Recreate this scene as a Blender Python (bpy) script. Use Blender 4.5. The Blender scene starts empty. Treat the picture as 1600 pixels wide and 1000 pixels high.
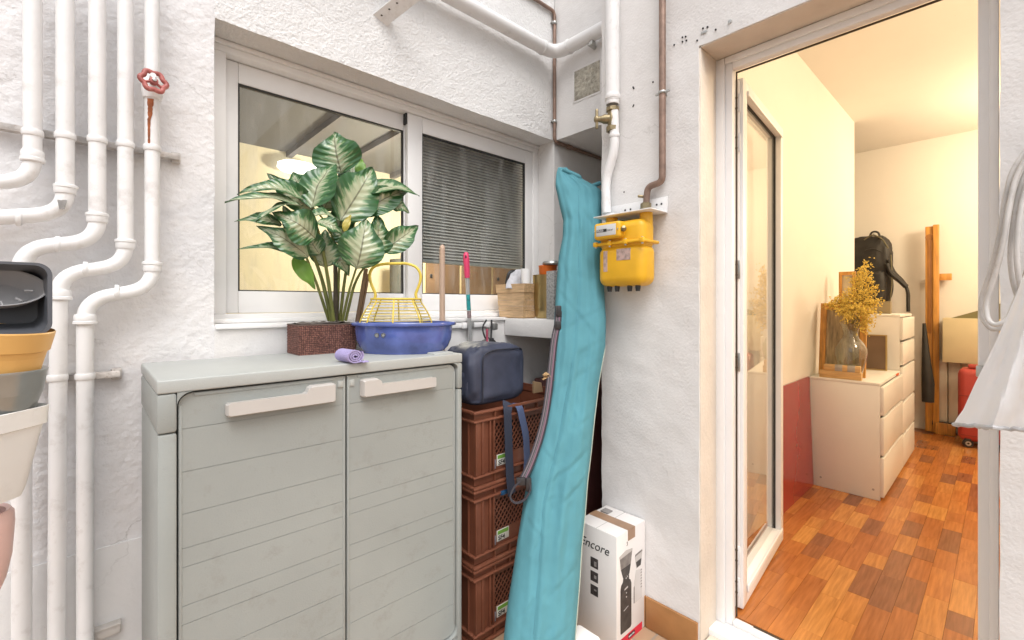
import bpy, bmesh, math, random
from mathutils import Vector, Matrix, noise
random.seed(7)
R = math.radians
S = bpy.context.scene
C = S.collection
V = Vector
# ------------------------------------------------------------------ camera
TH = R(47.2); F_ = 713.0; HY = 475.0; CH = 1.17
FW = V((math.cos(TH), math.sin(TH), 0)); RT = V((math.sin(TH), -math.cos(TH), 0))
cd = bpy.data.cameras.new('camera'); cam = bpy.data.objects.new('camera', cd); C.objects.link(cam)
cam.location = (0, 0, CH); cam.rotation_euler = (R(90), 0, TH - R(90))
cd.sensor_width = 36; cd.lens = 36 * F_ / 1600; cd.shift_y = -(500 - HY) / 1600
cd.clip_start = 0.02; cd.clip_end = 500
S.camera = cam
# ------------------------------------------------------------------ sky, sun, exposure
w = bpy.data.worlds.new("World"); S.world = w; w.use_nodes = True
nt = w.node_tree; nt.nodes.clear()
sky = nt.nodes.new('ShaderNodeTexSky'); sky.sky_type = 'NISHITA'; sky.sun_disc = False
sky.sun_elevation = R(58); sky.sun_rotation = R(200); sky.dust_density = 4; sky.air_density = 1.0; sky.ozone_density = 0.6
hs = nt.nodes.new('ShaderNodeHueSaturation'); hs.inputs['Saturation'].default_value = 0.2
bg = nt.nodes.new('ShaderNodeBackground'); bg.inputs[1].default_value = 0.15
wo = nt.nodes.new('ShaderNodeOutputWorld')
nt.links.new(sky.outputs[0], hs.inputs['Color']); nt.links.new(hs.outputs[0], bg.inputs[0]); nt.links.new(bg.outputs[0], wo.inputs[0])
sl = bpy.data.lights.new('sun', 'SUN'); so = bpy.data.objects.new('sun', sl); C.objects.link(so)
sl.energy = 1.0; sl.angle = R(30); sl.color = (1, .98, .96)
so.rotation_euler = V((.50, .50, -1.05)).to_track_quat('-Z', 'Y').to_euler()
vs = S.view_settings; vs.view_transform = 'Standard'; vs.look = 'None'; vs.gamma = 1; vs.exposure = 0.55
vs.use_curve_mapping = False

# ------------------------------------------------------------------ image point -> place
def ray(px, py):
    a = (px - 800) / F_
    d = FW + RT * a; d.z = (HY - py) / F_
    return d
O3 = V((0, 0, CH))
def UX(px, py, X): d = ray(px, py); return O3 + d * (X / d.x)
def UY(px, py, Y): d = ray(px, py); return O3 + d * (Y / d.y)
def UZ(px, py, Z): d = ray(px, py); return O3 + d * ((Z - CH) / d.z)
def UD(px, py, t): return O3 + ray(px, py) * t

# ------------------------------------------------------------------ materials
def nodes(m):
    m.use_nodes = True; n = m.node_tree.nodes; l = m.node_tree.links
    return n, l, n['Principled BSDF']
def M(name, col, rough=.5, metal=0, bump=0, bscale=60, var=.12, vscale=6, spec=.5, stretch=None, dirt=None, dscale=3, damt=.3, detail=4, coat=0):
    m = bpy.data.materials.new(name); n, l, b = nodes(m)
    b.inputs['Roughness'].default_value = rough; b.inputs['Metallic'].default_value = metal
    b.inputs['Specular IOR Level'].default_value = spec
    b.inputs['Coat Weight'].default_value = coat
    tc = n.new('ShaderNodeTexCoord'); mp = n.new('ShaderNodeMapping'); l.new(tc.outputs['Object'], mp.inputs[0])
    if stretch: mp.inputs['Scale'].default_value = stretch
    nz = n.new('ShaderNodeTexNoise'); nz.inputs['Scale'].default_value = vscale; nz.inputs['Detail'].default_value = 6
    l.new(mp.outputs[0], nz.inputs['Vector'])
    rp = n.new('ShaderNodeValToRGB'); l.new(nz.outputs[0], rp.inputs[0])
    rp.color_ramp.elements[0].position = .25; rp.color_ramp.elements[1].position = .75
    rp.color_ramp.elements[0].color = tuple(c * (1 - var) for c in col) + (1,)
    rp.color_ramp.elements[1].color = tuple(min(1, c * (1 + var * .5)) for c in col) + (1,)
    out = rp.outputs[0]
    if dirt:
        n2 = n.new('ShaderNodeTexNoise'); n2.inputs['Scale'].default_value = dscale; n2.inputs['Detail'].default_value = 9; n2.inputs['Roughness'].default_value = .7
        l.new(tc.outputs['Object'], n2.inputs['Vector'])
        r2 = n.new('ShaderNodeValToRGB'); r2.color_ramp.elements[0].position = .55; r2.color_ramp.elements[1].position = .8
        r2.color_ramp.elements[1].color = (damt,) * 3 + (1,); l.new(n2.outputs[0], r2.inputs[0])
        mx = n.new('ShaderNodeMix'); mx.data_type = 'RGBA'; l.new(r2.outputs[0], mx.inputs[0]); l.new(out, mx.inputs[6]); mx.inputs[7].default_value = dirt + (1,)
        out = mx.outputs[2]
    l.new(out, b.inputs['Base Color'])
    if bump:
        n3 = n.new('ShaderNodeTexNoise'); n3.inputs['Scale'].default_value = bscale; n3.inputs['Detail'].default_value = detail
        l.new(mp.outputs[0], n3.inputs['Vector'])
        bp = n.new('ShaderNodeBump'); bp.inputs['Strength'].default_value = bump; bp.inputs['Distance'].default_value = .004
        l.new(n3.outputs[0], bp.inputs['Height']); l.new(bp.outputs[0], b.inputs['Normal'])
    return m
def plaster(name, col, fine=90, finestr=.5, big=14, bigstr=.5, crack=0.0, dirtamt=.2):
    m = bpy.data.materials.new(name); n, l, b = nodes(m)
    b.inputs['Roughness'].default_value = .75; b.inputs['Specular IOR Level'].default_value = .3
    tc = n.new('ShaderNodeTexCoord')
    def nz(s, d=6, r=.55):
        x = n.new('ShaderNodeTexNoise'); x.inputs['Scale'].default_value = s; x.inputs['Detail'].default_value = d; x.inputs['Roughness'].default_value = r
        l.new(tc.outputs['Object'], x.inputs['Vector']); return x
    a = nz(3.2, 9, .68)
    r = n.new('ShaderNodeValToRGB'); l.new(a.outputs[0], r.inputs[0])
    r.color_ramp.elements[0].position = .3; r.color_ramp.elements[0].color = tuple(c * (1 - dirtamt * .45) for c in col) + (1,)
    r.color_ramp.elements[1].position = .62; r.color_ramp.elements[1].color = col + (1,)
    # specks and scuffs
    s = nz(38, 5, .6); r2 = n.new('ShaderNodeValToRGB'); l.new(s.outputs[0], r2.inputs[0])
    r2.color_ramp.elements[0].position = .70; r2.color_ramp.elements[1].position = .78; r2.color_ramp.elements[1].color = (.35, .35, .35, 1)
    mx = n.new('ShaderNodeMix'); mx.data_type = 'RGBA'; l.new(r2.outputs[0], mx.inputs[0]); l.new(r.outputs[0], mx.inputs[6]); mx.inputs[7].default_value = (.30, .28, .26, 1)
    vo = n.new('ShaderNodeTexVoronoi'); vo.feature = 'DISTANCE_TO_EDGE'; vo.inputs['Scale'].default_value = 2.6
    wn = nz(6, 6, .6); av = n.new('ShaderNodeMix'); av.data_type = 'RGBA'; av.inputs[0].default_value = .16; l.new(tc.outputs['Object'], av.inputs[6]); l.new(wn.outputs[1], av.inputs[7]); l.new(av.outputs[2], vo.inputs['Vector'])
    vr = n.new('ShaderNodeValToRGB'); vr.color_ramp.elements[0].position = .0; vr.color_ramp.elements[0].color = (1, 1, 1, 1); vr.color_ramp.elements[1].position = .006; vr.color_ramp.elements[1].color = (0, 0, 0, 1); l.new(vo.outputs['Distance'], vr.inputs[0])
    mk = nz(1.7, 3, .5); mr = n.new('ShaderNodeValToRGB'); mr.color_ramp.elements[0].position = .50; mr.color_ramp.elements[1].position = .58; mr.color_ramp.elements[1].color = (crack,) * 3 + (1,); l.new(mk.outputs[0], mr.inputs[0])
    cm = n.new('ShaderNodeMath'); cm.operation = 'MULTIPLY'; l.new(vr.outputs[0], cm.inputs[0]); l.new(mr.outputs[0], cm.inputs[1])
    m3 = n.new('ShaderNodeMix'); m3.data_type = 'RGBA'; l.new(cm.outputs[0], m3.inputs[0]); l.new(mx.outputs[2], m3.inputs[6]); m3.inputs[7].default_value = (.33, .31, .29, 1)
    l.new(m3.outputs[2], b.inputs['Base Color'])
    f = nz(fine, 3, .5); g = nz(big, 5, .6)
    bp = n.new('ShaderNodeBump'); bp.inputs['Strength'].default_value = bigstr; bp.inputs['Distance'].default_value = .012; l.new(g.outputs[0], bp.inputs['Height'])
    b2 = n.new('ShaderNodeBump'); b2.inputs['Strength'].default_value = finestr; b2.inputs['Distance'].default_value = .005; l.new(f.outputs[0], b2.inputs['Height']); l.new(bp.outputs[0], b2.inputs['Normal'])
    l.new(b2.outputs[0], b.inputs['Normal'])
    return m
def glassmat(name, tint=(1, 1, 1), boost=1.0, dust_haze=.06):
    m = bpy.data.materials.new(name); m.use_nodes = True; n = m.node_tree.nodes; l = m.node_tree.links; n.clear()
    o = n.new('ShaderNodeOutputMaterial'); t = n.new('ShaderNodeBsdfTransparent'); t.inputs[0].default_value = tint + (1,)
    g = n.new('ShaderNodeBsdfGlossy'); g.inputs['Roughness'].default_value = .015
    fr = n.new('ShaderNodeLayerWeight'); pw = n.new('ShaderNodeMath'); pw.operation = 'POWER'; pw.inputs[1].default_value = 5; l.new(fr.outputs['Facing'], pw.inputs[0])
    ma = n.new('ShaderNodeMath'); ma.operation = 'MULTIPLY_ADD'; ma.inputs[1].default_value = .94; ma.inputs[2].default_value = .06; l.new(pw.outputs[0], ma.inputs[0])
    mu = n.new('ShaderNodeMath'); mu.operation = 'MULTIPLY'; mu.inputs[1].default_value = boost; mu.use_clamp = True; l.new(ma.outputs[0], mu.inputs[0])
    mx = n.new('ShaderNodeMixShader'); l.new(mu.outputs[0], mx.inputs[0]); l.new(t.outputs[0], mx.inputs[1]); l.new(g.outputs[0], mx.inputs[2])
    # faint diffuse smears; on the window they also paint in hazy reflections
    tc = n.new('ShaderNodeTexCoord'); mp = n.new('ShaderNodeMapping'); mp.inputs['Scale'].default_value = (14, 14, 2.2); l.new(tc.outputs['Object'], mp.inputs[0])
    nz = n.new('ShaderNodeTexNoise'); nz.inputs['Scale'].default_value = 2.2; nz.inputs['Detail'].default_value = 8; l.new(mp.outputs[0], nz.inputs['Vector'])
    rp = n.new('ShaderNodeValToRGB'); rp.color_ramp.elements[0].position = .45; rp.color_ramp.elements[1].position = .85
    rp.color_ramp.elements[0].color = (dust_haze * .4,) * 3 + (1,); rp.color_ramp.elements[1].color = (dust_haze * 3,) * 3 + (1,); l.new(nz.outputs[0], rp.inputs[0])
    df = n.new('ShaderNodeBsdfDiffuse'); df.inputs[0].default_value = (.7, .7, .68, 1)
    m2 = n.new('ShaderNodeMixShader'); l.new(rp.outputs[0], m2.inputs[0]); l.new(mx.outputs[0], m2.inputs[1]); l.new(df.outputs[0], m2.inputs[2])
    l.new(m2.outputs[0], o.inputs[0])
    return m
def emit(name, col, s):
    m = bpy.data.materials.new(name); n, l, b = nodes(m)
    b.inputs['Emission Color'].default_value = col + (1,); b.inputs['Emission Strength'].default_value = s; b.inputs['Base Color'].default_value = (.8, .8, .8, 1)
    return m

# ------------------------------------------------------------------ objects
def base_of(o):
    p = V((0, 0, 0))
    while o: p += o.location; o = o.parent
    return p
def thing(name, label, cat, loc=(0, 0, 0), rz=0, group=None):
    o = bpy.data.objects.new(name, None); C.objects.link(o); o.empty_display_size = .05
    o.location = loc; o.rotation_euler = (0, 0, rz); o['label'] = label; o['category'] = cat
    if group: o['group'] = group
    return o
def tag(o, label, cat, group=None):
    o['label'] = label; o['category'] = cat
    if group: o['group'] = group
    return o
class MB:
    def __init__(s): s.v = []; s.f = []; s.uv = None
    def add(s, vs, fs):
        k = len(s.v); s.v += [V(p) for p in vs]; s.f += [tuple(i + k for i in f) for f in fs]; return s
    def box(s, a, b, bev=0, rz=0, c=None, seg=2):
        a = V(a); b = V(b); lo = V([min(p, q) for p, q in zip(a, b)]); hi = V([max(p, q) for p, q in zip(a, b)])
        bm = bmesh.new(); bmesh.ops.create_cube(bm, size=1)
        for v in bm.verts: v.co = V([(lo[i] + hi[i]) / 2 + v.co[i] * (hi[i] - lo[i]) for i in range(3)])
        if bev: bmesh.ops.bevel(bm, geom=bm.edges[:], offset=min(bev, min(hi - lo) * .49), segments=seg, profile=.5, affect='EDGES')
        if rz:
            c = V(c) if c else (lo + hi) / 2
            bmesh.ops.rotate(bm, cent=c, matrix=Matrix.Rotation(rz, 3, 'Z'), verts=bm.verts)
        s.bm(bm); return s
    def bm(s, bm):
        bm.verts.index_update(); s.add([v.co.copy() for v in bm.verts], [[v.index for v in f.verts] for f in bm.faces]); bm.free()
    def tube(s, pts, r, n=12, cap=True, flat=None, up=None):
        pts = [V(p) for p in pts]; m = len(pts); rs = r if isinstance(r, (list, tuple)) else [r] * m
        tg = [(pts[min(i + 1, m - 1)] - pts[max(i - 1, 0)]).normalized() for i in range(m)]
        u = V(up) if up else (V((0, 0, 1)) if abs(tg[0].z) < .9 else V((1, 0, 0)))
        nrm = (u - tg[0] * u.dot(tg[0])).normalized(); vs = []
        for i in range(m):
            nrm = (nrm - tg[i] * nrm.dot(tg[i])).normalized(); bn = tg[i].cross(nrm)
            for k in range(n):
                a = 2 * math.pi * k / n
                vs.append(pts[i] + nrm * (math.cos(a) * rs[i] * (flat or 1)) + bn * (math.sin(a) * rs[i]))
        fs = [(i * n + k, i * n + (k + 1) % n, (i + 1) * n + (k + 1) % n, (i + 1) * n + k) for i in range(m - 1) for k in range(n)]
        if cap: fs += [tuple(range(n - 1, -1, -1)), tuple((m - 1) * n + k for k in range(n))]
        return s.add(vs, fs)
    def lathe(s, prof, c, n=40, sx=1, sy=1, rz=0, axis=None, caps=False):
        c = V(c); vs = []; m = len(prof)
        for (r, z) in prof:
            for k in range(n):
                a = 2 * math.pi * k / n; p = V((r * math.cos(a) * sx, r * math.sin(a) * sy, z))
                if rz: p = Matrix.Rotation(rz, 3, 'Z') @ p
                if axis: p = V((0, 0, 1)).rotation_difference(V(axis)) @ p
                vs.append(c + p)
        fs = [(i * n + k, i * n + (k + 1) % n, (i + 1) * n + (k + 1) % n, (i + 1) * n + k) for i in range(m - 1) for k in range(n)]
        if caps: fs += [tuple(range(n - 1, -1, -1)), tuple((m - 1) * n + k for k in range(n))]
        return s.add(vs, fs)
    def prism(s, poly, ext):
        n = len(poly); e = V(ext); vs = [V(p) for p in poly] + [V(p) + e for p in poly]
        return s.add(vs, [tuple(range(n)), tuple(range(2 * n - 1, n - 1, -1))] + [(i, (i + 1) % n, n + (i + 1) % n, n + i) for i in range(n)])
    def strip(s, pts, side, th, w):
        # flat ribbon along pts, width vector 'side' per point, thickness th
        pts = [V(p) for p in pts]; m = len(pts); vs = []
        for i in range(m):
            t = (pts[min(i + 1, m - 1)] - pts[max(i - 1, 0)]).normalized(); sd = V(side[i] if isinstance(side, list) else side)
            sd = (sd - t * sd.dot(t)).normalized(); nn = t.cross(sd)
            for (a, b) in ((-1, -1), (1, -1), (1, 1), (-1, 1)): vs.append(pts[i] + sd * (w / 2 * a) + nn * (th / 2 * b))
        fs = [(i * 4 + k, i * 4 + (k + 1) % 4, (i + 1) * 4 + (k + 1) % 4, (i + 1) * 4 + k) for i in range(m - 1) for k in range(4)] + [(3, 2, 1, 0), tuple((m - 1) * 4 + k for k in range(4))]
        return s.add(vs, fs)
    def grid(s, fn, nu, nv, closeu=False):
        vs = [fn(i / (nu if closeu else nu - 1), j / (nv - 1)) for j in range(nv) for i in range(nu)]
        fs = [(j * nu + i, j * nu + (i + 1) % nu, (j + 1) * nu + (i + 1) % nu, (j + 1) * nu + i) for j in range(nv - 1) for i in range(nu if closeu else nu - 1)]
        return s.add(vs, fs)
    def sphere(s, c, r, n=10, m=7, sc=(1, 1, 1)):
        c = V(c)
        return s.grid(lambda u, v: c + V((math.cos(2 * math.pi * u) * math.sin(math.pi * v) * r * sc[0], math.sin(2 * math.pi * u) * math.sin(math.pi * v) * r * sc[1], -math.cos(math.pi * v) * r * sc[2])), n, m, True)
    def obj(s, name, mat, parent=None, world=True, smooth=True, ang=40, stuff=False, solid=0, recalc=True, weld=False):
        off = base_of(parent) if (parent and world) else V((0, 0, 0))
        me = bpy.data.meshes.new(name); me.from_pydata([tuple(p - off) for p in s.v], [], s.f)
        if recalc or weld:
            bm = bmesh.new(); bm.from_mesh(me)
            if weld: bmesh.ops.remove_doubles(bm, verts=bm.verts, dist=1e-5)
            bmesh.ops.recalc_face_normals(bm, faces=bm.faces); bm.to_mesh(me); bm.free()
        if smooth: me.shade_smooth(); me.set_sharp_from_angle(angle=R(ang))
        me.materials.append(mat)
        o = bpy.data.objects.new(name, me); C.objects.link(o)
        if parent: o.parent = parent
        if stuff: o['kind'] = 'stuff'
        if solid:
            md = o.modifiers.new('thickness', 'SOLIDIFY'); md.thickness = solid; md.offset = 0
        return o
def struct(o): o['kind'] = 'structure'; return o
def fillet(pts, r, n=6):
    pts = [V(p) for p in pts]; out = [pts[0]]
    for i in range(1, len(pts) - 1):
        a = (pts[i - 1] - pts[i]); b = (pts[i + 1] - pts[i]); la, lb = a.length, b.length; a.normalize(); b.normalize()
        q = min(r, la * .48, lb * .48); p0 = pts[i] + a * q; p1 = pts[i] + b * q
        for k in range(n + 1):
            t = k / n; out.append(p0 * (1 - t) ** 2 + pts[i] * 2 * t * (1 - t) + p1 * t * t)
    out.append(pts[-1]); return out
def interp(tab, x):
    if x <= tab[0][0]: return tab[0][1:] if len(tab[0]) > 2 else tab[0][1]
    for a, b in zip(tab, tab[1:]):
        if x <= b[0]:
            t = (x - a[0]) / (b[0] - a[0]); r = tuple(p + (q - p) * t for p, q in zip(a[1:], b[1:]))
            return r if len(r) > 1 else r[0]
    return tab[-1][1:] if len(tab[-1]) > 2 else tab[-1][1]
def text(s, size, mat, name, parent, origin, xdir, zdir, shear=0, ext=.0004, bold=0):
    cu = bpy.data.curves.new(name, 'FONT'); cu.body = s; cu.size = size; cu.shear = shear; cu.extrude = ext; cu.offset = bold; cu.resolution_u = 3
    t = bpy.data.objects.new(name, cu); C.objects.link(t); bpy.context.view_layer.update()
    dg = bpy.context.evaluated_depsgraph_get(); me = bpy.data.meshes.new_from_object(t.evaluated_get(dg))
    bpy.data.objects.remove(t)
    xd = V(xdir).normalized(); zd = V(zdir).normalized(); n = xd.cross(zd); off = base_of(parent)
    for v in me.vertices: v.co = V(origin) - off + xd * v.co.x + zd * v.co.y + n * v.co.z
    me.materials.clear(); me.materials.append(mat)
    o = bpy.data.objects.new(name, me); C.objects.link(o); o.parent = parent; return o
def wob(p, a=.0022, s=9):
    n1 = noise.noise_vector(p * s); n2 = noise.noise_vector(p * s * 3.7)
    return p + n1 * a + n2 * a * .5

# ------------------------------------------------------------------ shared materials
m_stucco = plaster('white_pebbly_stucco', (.76, .755, .75), fine=95, finestr=1.0, big=30, bigstr=.15, dirtamt=.10)
m_rough = plaster('rough_white_plaster', (.745, .735, .74), fine=48, finestr=.8, big=9, bigstr=.8, dirtamt=.2, crack=.6)
m_paint = plaster('painted_masonry', (.75, .735, .725), fine=110, finestr=.25, big=7, bigstr=.35, dirtamt=.2, crack=.3)
m_room = plaster('room_wall_paint', (.78, .74, .67), fine=140, finestr=.05, big=5, bigstr=.04, dirtamt=.05)
m_cream = plaster('cream_wall_paint', (.80, .73, .54), fine=100, finestr=.08, big=5, bigstr=.05, dirtamt=.1)
m_pipe = M('white_pipe_paint', (.79, .785, .785), .45, bump=.35, bscale=34, var=.06, dirt=(.36, .31, .27), damt=.55, dscale=13)
m_pvc = M('white_window_frame', (.86, .85, .845), .38, var=.04, vscale=4, bump=.04, bscale=30, dirt=(.5, .47, .44), damt=.16, dscale=7)
m_gap = M('dark_rubber_gasket', (.03, .03, .03), .7)
m_glass = glassmat('window_glass', (.96, .98, .97), 1.15, .10)  # pale film raised to paint in the haze of reflections
m_doorglass = glassmat('door_glass', (.97, .98, .97), 1.7, .01)
m_steel = M('galvanised_steel', (.52, .52, .50), .38, .85, var=.2, vscale=30)
m_rust = M('rust', (.33, .10, .035), .85, bump=.6, bscale=180, var=.5, vscale=60)
m_brown_pipe = M('weathered_copper_pipe', (.30, .20, .155), .45, .35, bump=.3, bscale=70, var=.4, vscale=25)
m_brass = M('tarnished_brass', (.30, .24, .14), .42, .7, bump=.3, bscale=90, var=.35, vscale=50)
m_black = M('black_plastic', (.022, .022, .024), .45)
m_bev = M('beige_bare_render', (.72, .645, .56), .8, bump=.6, bscale=60, var=.18, vscale=5, dirt=(.4, .33, .26), damt=.4, dscale=5)
m_tile = M('terracotta_tile', (.36, .17, .06), .45, bump=.15, bscale=40, var=.25, vscale=8)
m_wood_pine = M('orange_pine', (.62, .29, .06), .45, bump=.2, bscale=12, var=.4, vscale=5, stretch=(18, 18, 1.2))
m_wood_pale = M('pale_wood', (.62, .43, .25), .55, bump=.2, bscale=14, var=.3, vscale=6, stretch=(3, 3, 30))
m_white = M('white_laminate', (.76, .73, .67), .35, var=.03)

# ================================================================== STRUCTURE
FL = -.09; YW = 1.73; XW = 1.60; LZ = 2.092
b = MB(); b.add([(-6, -6, FL), (XW + .1, -6, FL), (XW + .1, YW + .1, FL), (-6, YW + .1, FL)], [(0, 1, 2, 3)])
b.add([(XW + .1, 1.1, FL), (2.7, 1.1, FL), (2.7, YW + .1, FL), (XW + .1, YW + .1, FL)], [(0, 1, 2, 3)])
def tile_mat():
    m = bpy.data.materials.new('tan_floor_tiles'); n, l, bs = nodes(m); tc = n.new('ShaderNodeTexCoord')
    br = n.new('ShaderNodeTexBrick'); br.offset = 0; br.inputs['Scale'].default_value = 1; br.inputs['Brick Width'].default_value = .3; br.inputs['Row Height'].default_value = .3; br.inputs['Mortar Size'].default_value = .004
    br.inputs['Color1'].default_value = (.42, .28, .17, 1); br.inputs['Color2'].default_value = (.38, .25, .16, 1); br.inputs['Mortar'].default_value = (.3, .25, .2, 1)
    l.new(tc.outputs['Object'], br.inputs['Vector']); l.new(br.outputs[0], bs.inputs['Base Color']); bs.inputs['Roughness'].default_value = .6; return m
struct(b.obj('ground', tile_mat()))

def wall_cells(us, zs, hole, P, depth, mat, name, parent, step=.03, amp=.0022, relief=0, rscale=60, low=1.2):
    """solid wall: P(u,z,d) gives a point; hole(u,z) True where open; depth of the reveals"""
    def cut(ks):
        o = []
        for a, b_ in zip(ks, ks[1:]):
            n = max(1, round((b_ - a) / step))
            o += [a + (b_ - a) * i / n for i in range(n)]
        return o + [ks[-1]]
    U = cut(us); Z = cut(zs); bmx = MB(); idx = {}
    def vid(i, j, d):
        k = (i, j, d)
        if k not in idx:
            p = V(P(U[i], Z[j], d))
            if d == 0:
                h = 0
                if relief: h = relief * (noise.noise(p * rscale) + .55 * noise.noise(p * rscale * 2.3) + (low * max(0, noise.noise(p * rscale * .22) - .1)))
                p = wob(V(P(U[i], Z[j], -h)), amp)
            idx[k] = len(bmx.v); bmx.v.append(p)
        return idx[k]
    solid = lambda i, j: 0 <= i < len(U) - 1 and 0 <= j < len(Z) - 1 and not hole((U[i] + U[i + 1]) / 2, (Z[j] + Z[j + 1]) / 2)
    for i in range(len(U) - 1):
        for j in range(len(Z) - 1):
            if not solid(i, j): continue
            bmx.f.append((vid(i, j, 0), vid(i + 1, j, 0), vid(i + 1, j + 1, 0), vid(i, j + 1, 0)))
            bmx.f.append((vid(i, j, depth), vid(i, j + 1, depth), vid(i + 1, j + 1, depth), vid(i + 1, j, depth)))
            for (di, dj, a, c) in ((-1, 0, (i, j), (i, j + 1)), (1, 0, (i + 1, j), (i + 1, j + 1)), (0, -1, (i, j), (i + 1, j)), (0, 1, (i, j + 1), (i + 1, j + 1))):
                if not solid(i + di, j + dj): bmx.f.append((vid(*a, 0), vid(*c, 0), vid(*c, depth), vid(*a, depth)))
    return bmx.obj(name, mat, parent, ang=50)

# ---- wall with the window
WX0, WX1 = .295, 1.927; WZ0 = 1.10
ww = thing('window_wall', 'white plastered courtyard wall holding the wide sliding window behind the plant', 'wall', (WX0, YW, FL))
PW = lambda u, z, d: (u, YW + d, z)
inhole = lambda u, z: WX0 < u < WX1 and WZ0 < z < LZ
wall_cells([-4, -.4], [FL, 3.3], lambda u, z: False, PW, .24, m_rough, 'far_plaster', ww, step=.1)
wall_cells([-.4, WX0], [FL, 2.4], lambda u, z: False, PW, .24, m_rough, 'rough_plaster', ww, step=.008, relief=.0011, rscale=75, low=.6)
wall_cells([-.4, WX0], [2.4, 3.3], lambda u, z: False, PW, .24, m_rough, 'upper_plaster', ww)
wall_cells([WX0, WX1], [FL, WZ0], lambda u, z: False, PW, .24, m_paint, 'plaster_below_sill', ww, step=.012, relief=.0010, rscale=18)
wall_cells([WX0, WX1], [LZ, 2.95], lambda u, z: False, PW, .24, m_stucco, 'stucco_lintel', ww, step=.0075, relief=.0019, rscale=105, amp=.0022, low=.25)
wall_cells([WX0, WX1], [2.95, 3.3], lambda u, z: False, PW, .24, m_stucco, 'upper_stucco', ww)
wall_cells([WX1, 2.7], [FL, 3.3], lambda u, z: False, PW, .24, m_paint, 'side_plaster', ww, step=.06)
# lower smooth render sheet with a joint line
lb = MB(); lb.box((-4, YW - .006, FL), (.2, YW + .01, .484), .002); lb.obj('render_panel', m_paint, ww)
# ---- window
FY = 1.865
wf = MB()
wf.box((WX0, FY - .01, LZ - .04), (WX1, FY + .07, LZ), .003); wf.box((WX0, FY - .01, WZ0 + .004), (WX1, FY + .07, 1.135), .003)
wf.box((WX0, FY - .01, 1.135), (.352, FY + .07, LZ - .04), .003); wf.box((1.889, FY - .01, 1.135), (WX1, FY + .07, LZ - .04), .003)
wf.box((WX0 + .001, FY - .022, LZ - .018), (WX1 - .001, FY - .011, LZ - .002), .002)
win = wf.obj('window', m_pvc, ww)
sb = MB(); sb.box((WX0 + .002, YW - .012, WZ0 - .012), (1.55, FY - .01, WZ0 + .0035), .003); sb.box((WX0 + .002, FY - .06, WZ0 + .004), (WX1 - .002, FY - .011, WZ0 + .02), .004); sb.obj('sill', m_pvc, win)
def sash(x0, x1, px0, px1, y, z0=1.137, z1=2.050, pz0=1.218, pz1=1.976):
    s = MB(); th = .026
    s.box((x0, y, z0), (px0, y + th, z1), .004); s.box((px1, y, z0), (x1, y + th, z1), .004)
    s.box((px0, y, z0), (px1, y + th, pz0), .004); s.box((px0, y, pz1), (px1, y + th, z1), .004)
    s.obj('sash', m_pvc, win)
    g = MB()
    for (a, c) in (((px0, y + .004, pz0), (px0 + .005, y + .02, pz1)), ((px1 - .005, y + .004, pz0), (px1, y + .02, pz1)), ((px0 + .005, y + .004, pz0), (px1 - .005, y + .02, pz0 + .004)), ((px0 + .005, y + .004, pz1 - .006), (px1 - .005, y + .02, pz1))): g.box(a, c)
    g.obj('gasket', m_gap, win)
    p = MB(); p.add([(px0 + .004, y + .012, pz0), (px1 - .004, y + .012, pz0), (px1 - .004, y + .012, pz1), (px0 + .004, y + .012, pz1)], [(0, 1, 2, 3)]); p.obj('pane', m_glass, win)
sash(.35, 1.12, .398, 1.072, FY + .032)
sash(1.075, 1.89, 1.152, 1.832, FY)
lk = MB(); lk.box((1.068, FY + .006, 2.0), (1.0745, FY + .03, 2.05)); lk.obj('track_stop', m_gap, win)
# ---- blind behind the right pane
bl = thing('slatted_blind', 'dark grey slatted blind half lowered behind the right window pane', 'blind', (1.5, 1.95, 1.4))
sm = MB(); z = 1.40
while z < 2.08:
    sm.prism([(1.14, 1.945, z), (1.14, 1.962, z + .0148), (1.14, 1.963, z + .0138), (1.14, 1.946, z - .0012)], (.76, 0, 0)); z += .0155
sm.obj('slats', M('dark_blind', (.52, .50, .46), .5, var=.1), bl, stuff=True, smooth=False)
br_ = MB(); br_.box((1.14, 1.943, 1.375), (1.90, 1.97, 1.392), .003); br_.obj('bottom_rail', M('dark_blind_rail', (.25, .26, .24), .5), bl)
bk = MB(); bk.box((1.14, 1.973, 1.39), (1.90, 1.976, 2.09)); bk.obj('backing_sheet', M('dark_blind_backing', (.26, .25, .24), .8), bl)

# ---- room behind the window
rm = MB()
rm.box((-1.0, 3.8, 0), (4.1, 3.9, 2.7)); struct(rm.obj('back_room_wall', m_cream, smooth=False))
rs = MB(); rs.box((-1.1, 1.975, 0), (-1.0, 3.9, 2.7)); struct(rs.obj('back_room_side_wall', m_cream, smooth=False))
rs = MB(); rs.box((4.1, 1.975, 0), (4.2, 3.9, 2.7)); struct(rs.obj('back_room_end_wall', m_cream, smooth=False))
rf = MB(); rf.box((-1.0, 1.98, -.08), (4.1, 3.8, 0)); struct(rf.obj('back_room_floor', m_tile, smooth=False))
rc = MB(); rc.box((-1.0, 1.975, 2.352), (4.1, 3.8, 2.45)); struct(rc.obj('back_room_ceiling', M('grey_board_ceiling', (.13, .128, .125), .7, bump=.3, bscale=3, stretch=(1, 30, 1), var=.12), smooth=False))  # grey board standing in for the canopy reflected in the panes
for i, bx in enumerate((.55, 1.12, 1.52, 2.0, 2.5, 3.0)):
    q = MB(); q.box((bx, 1.99, 2.31), (bx + .04, 3.79, 2.351)); q.obj('ceiling_beam', M('dark_beam', (.13, .12, .12), .6) if i == 0 else bpy.data.materials['dark_beam'], bpy.data.objects['back_room_ceiling'])  # bars standing in for the beams of the reflected canopy
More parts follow.
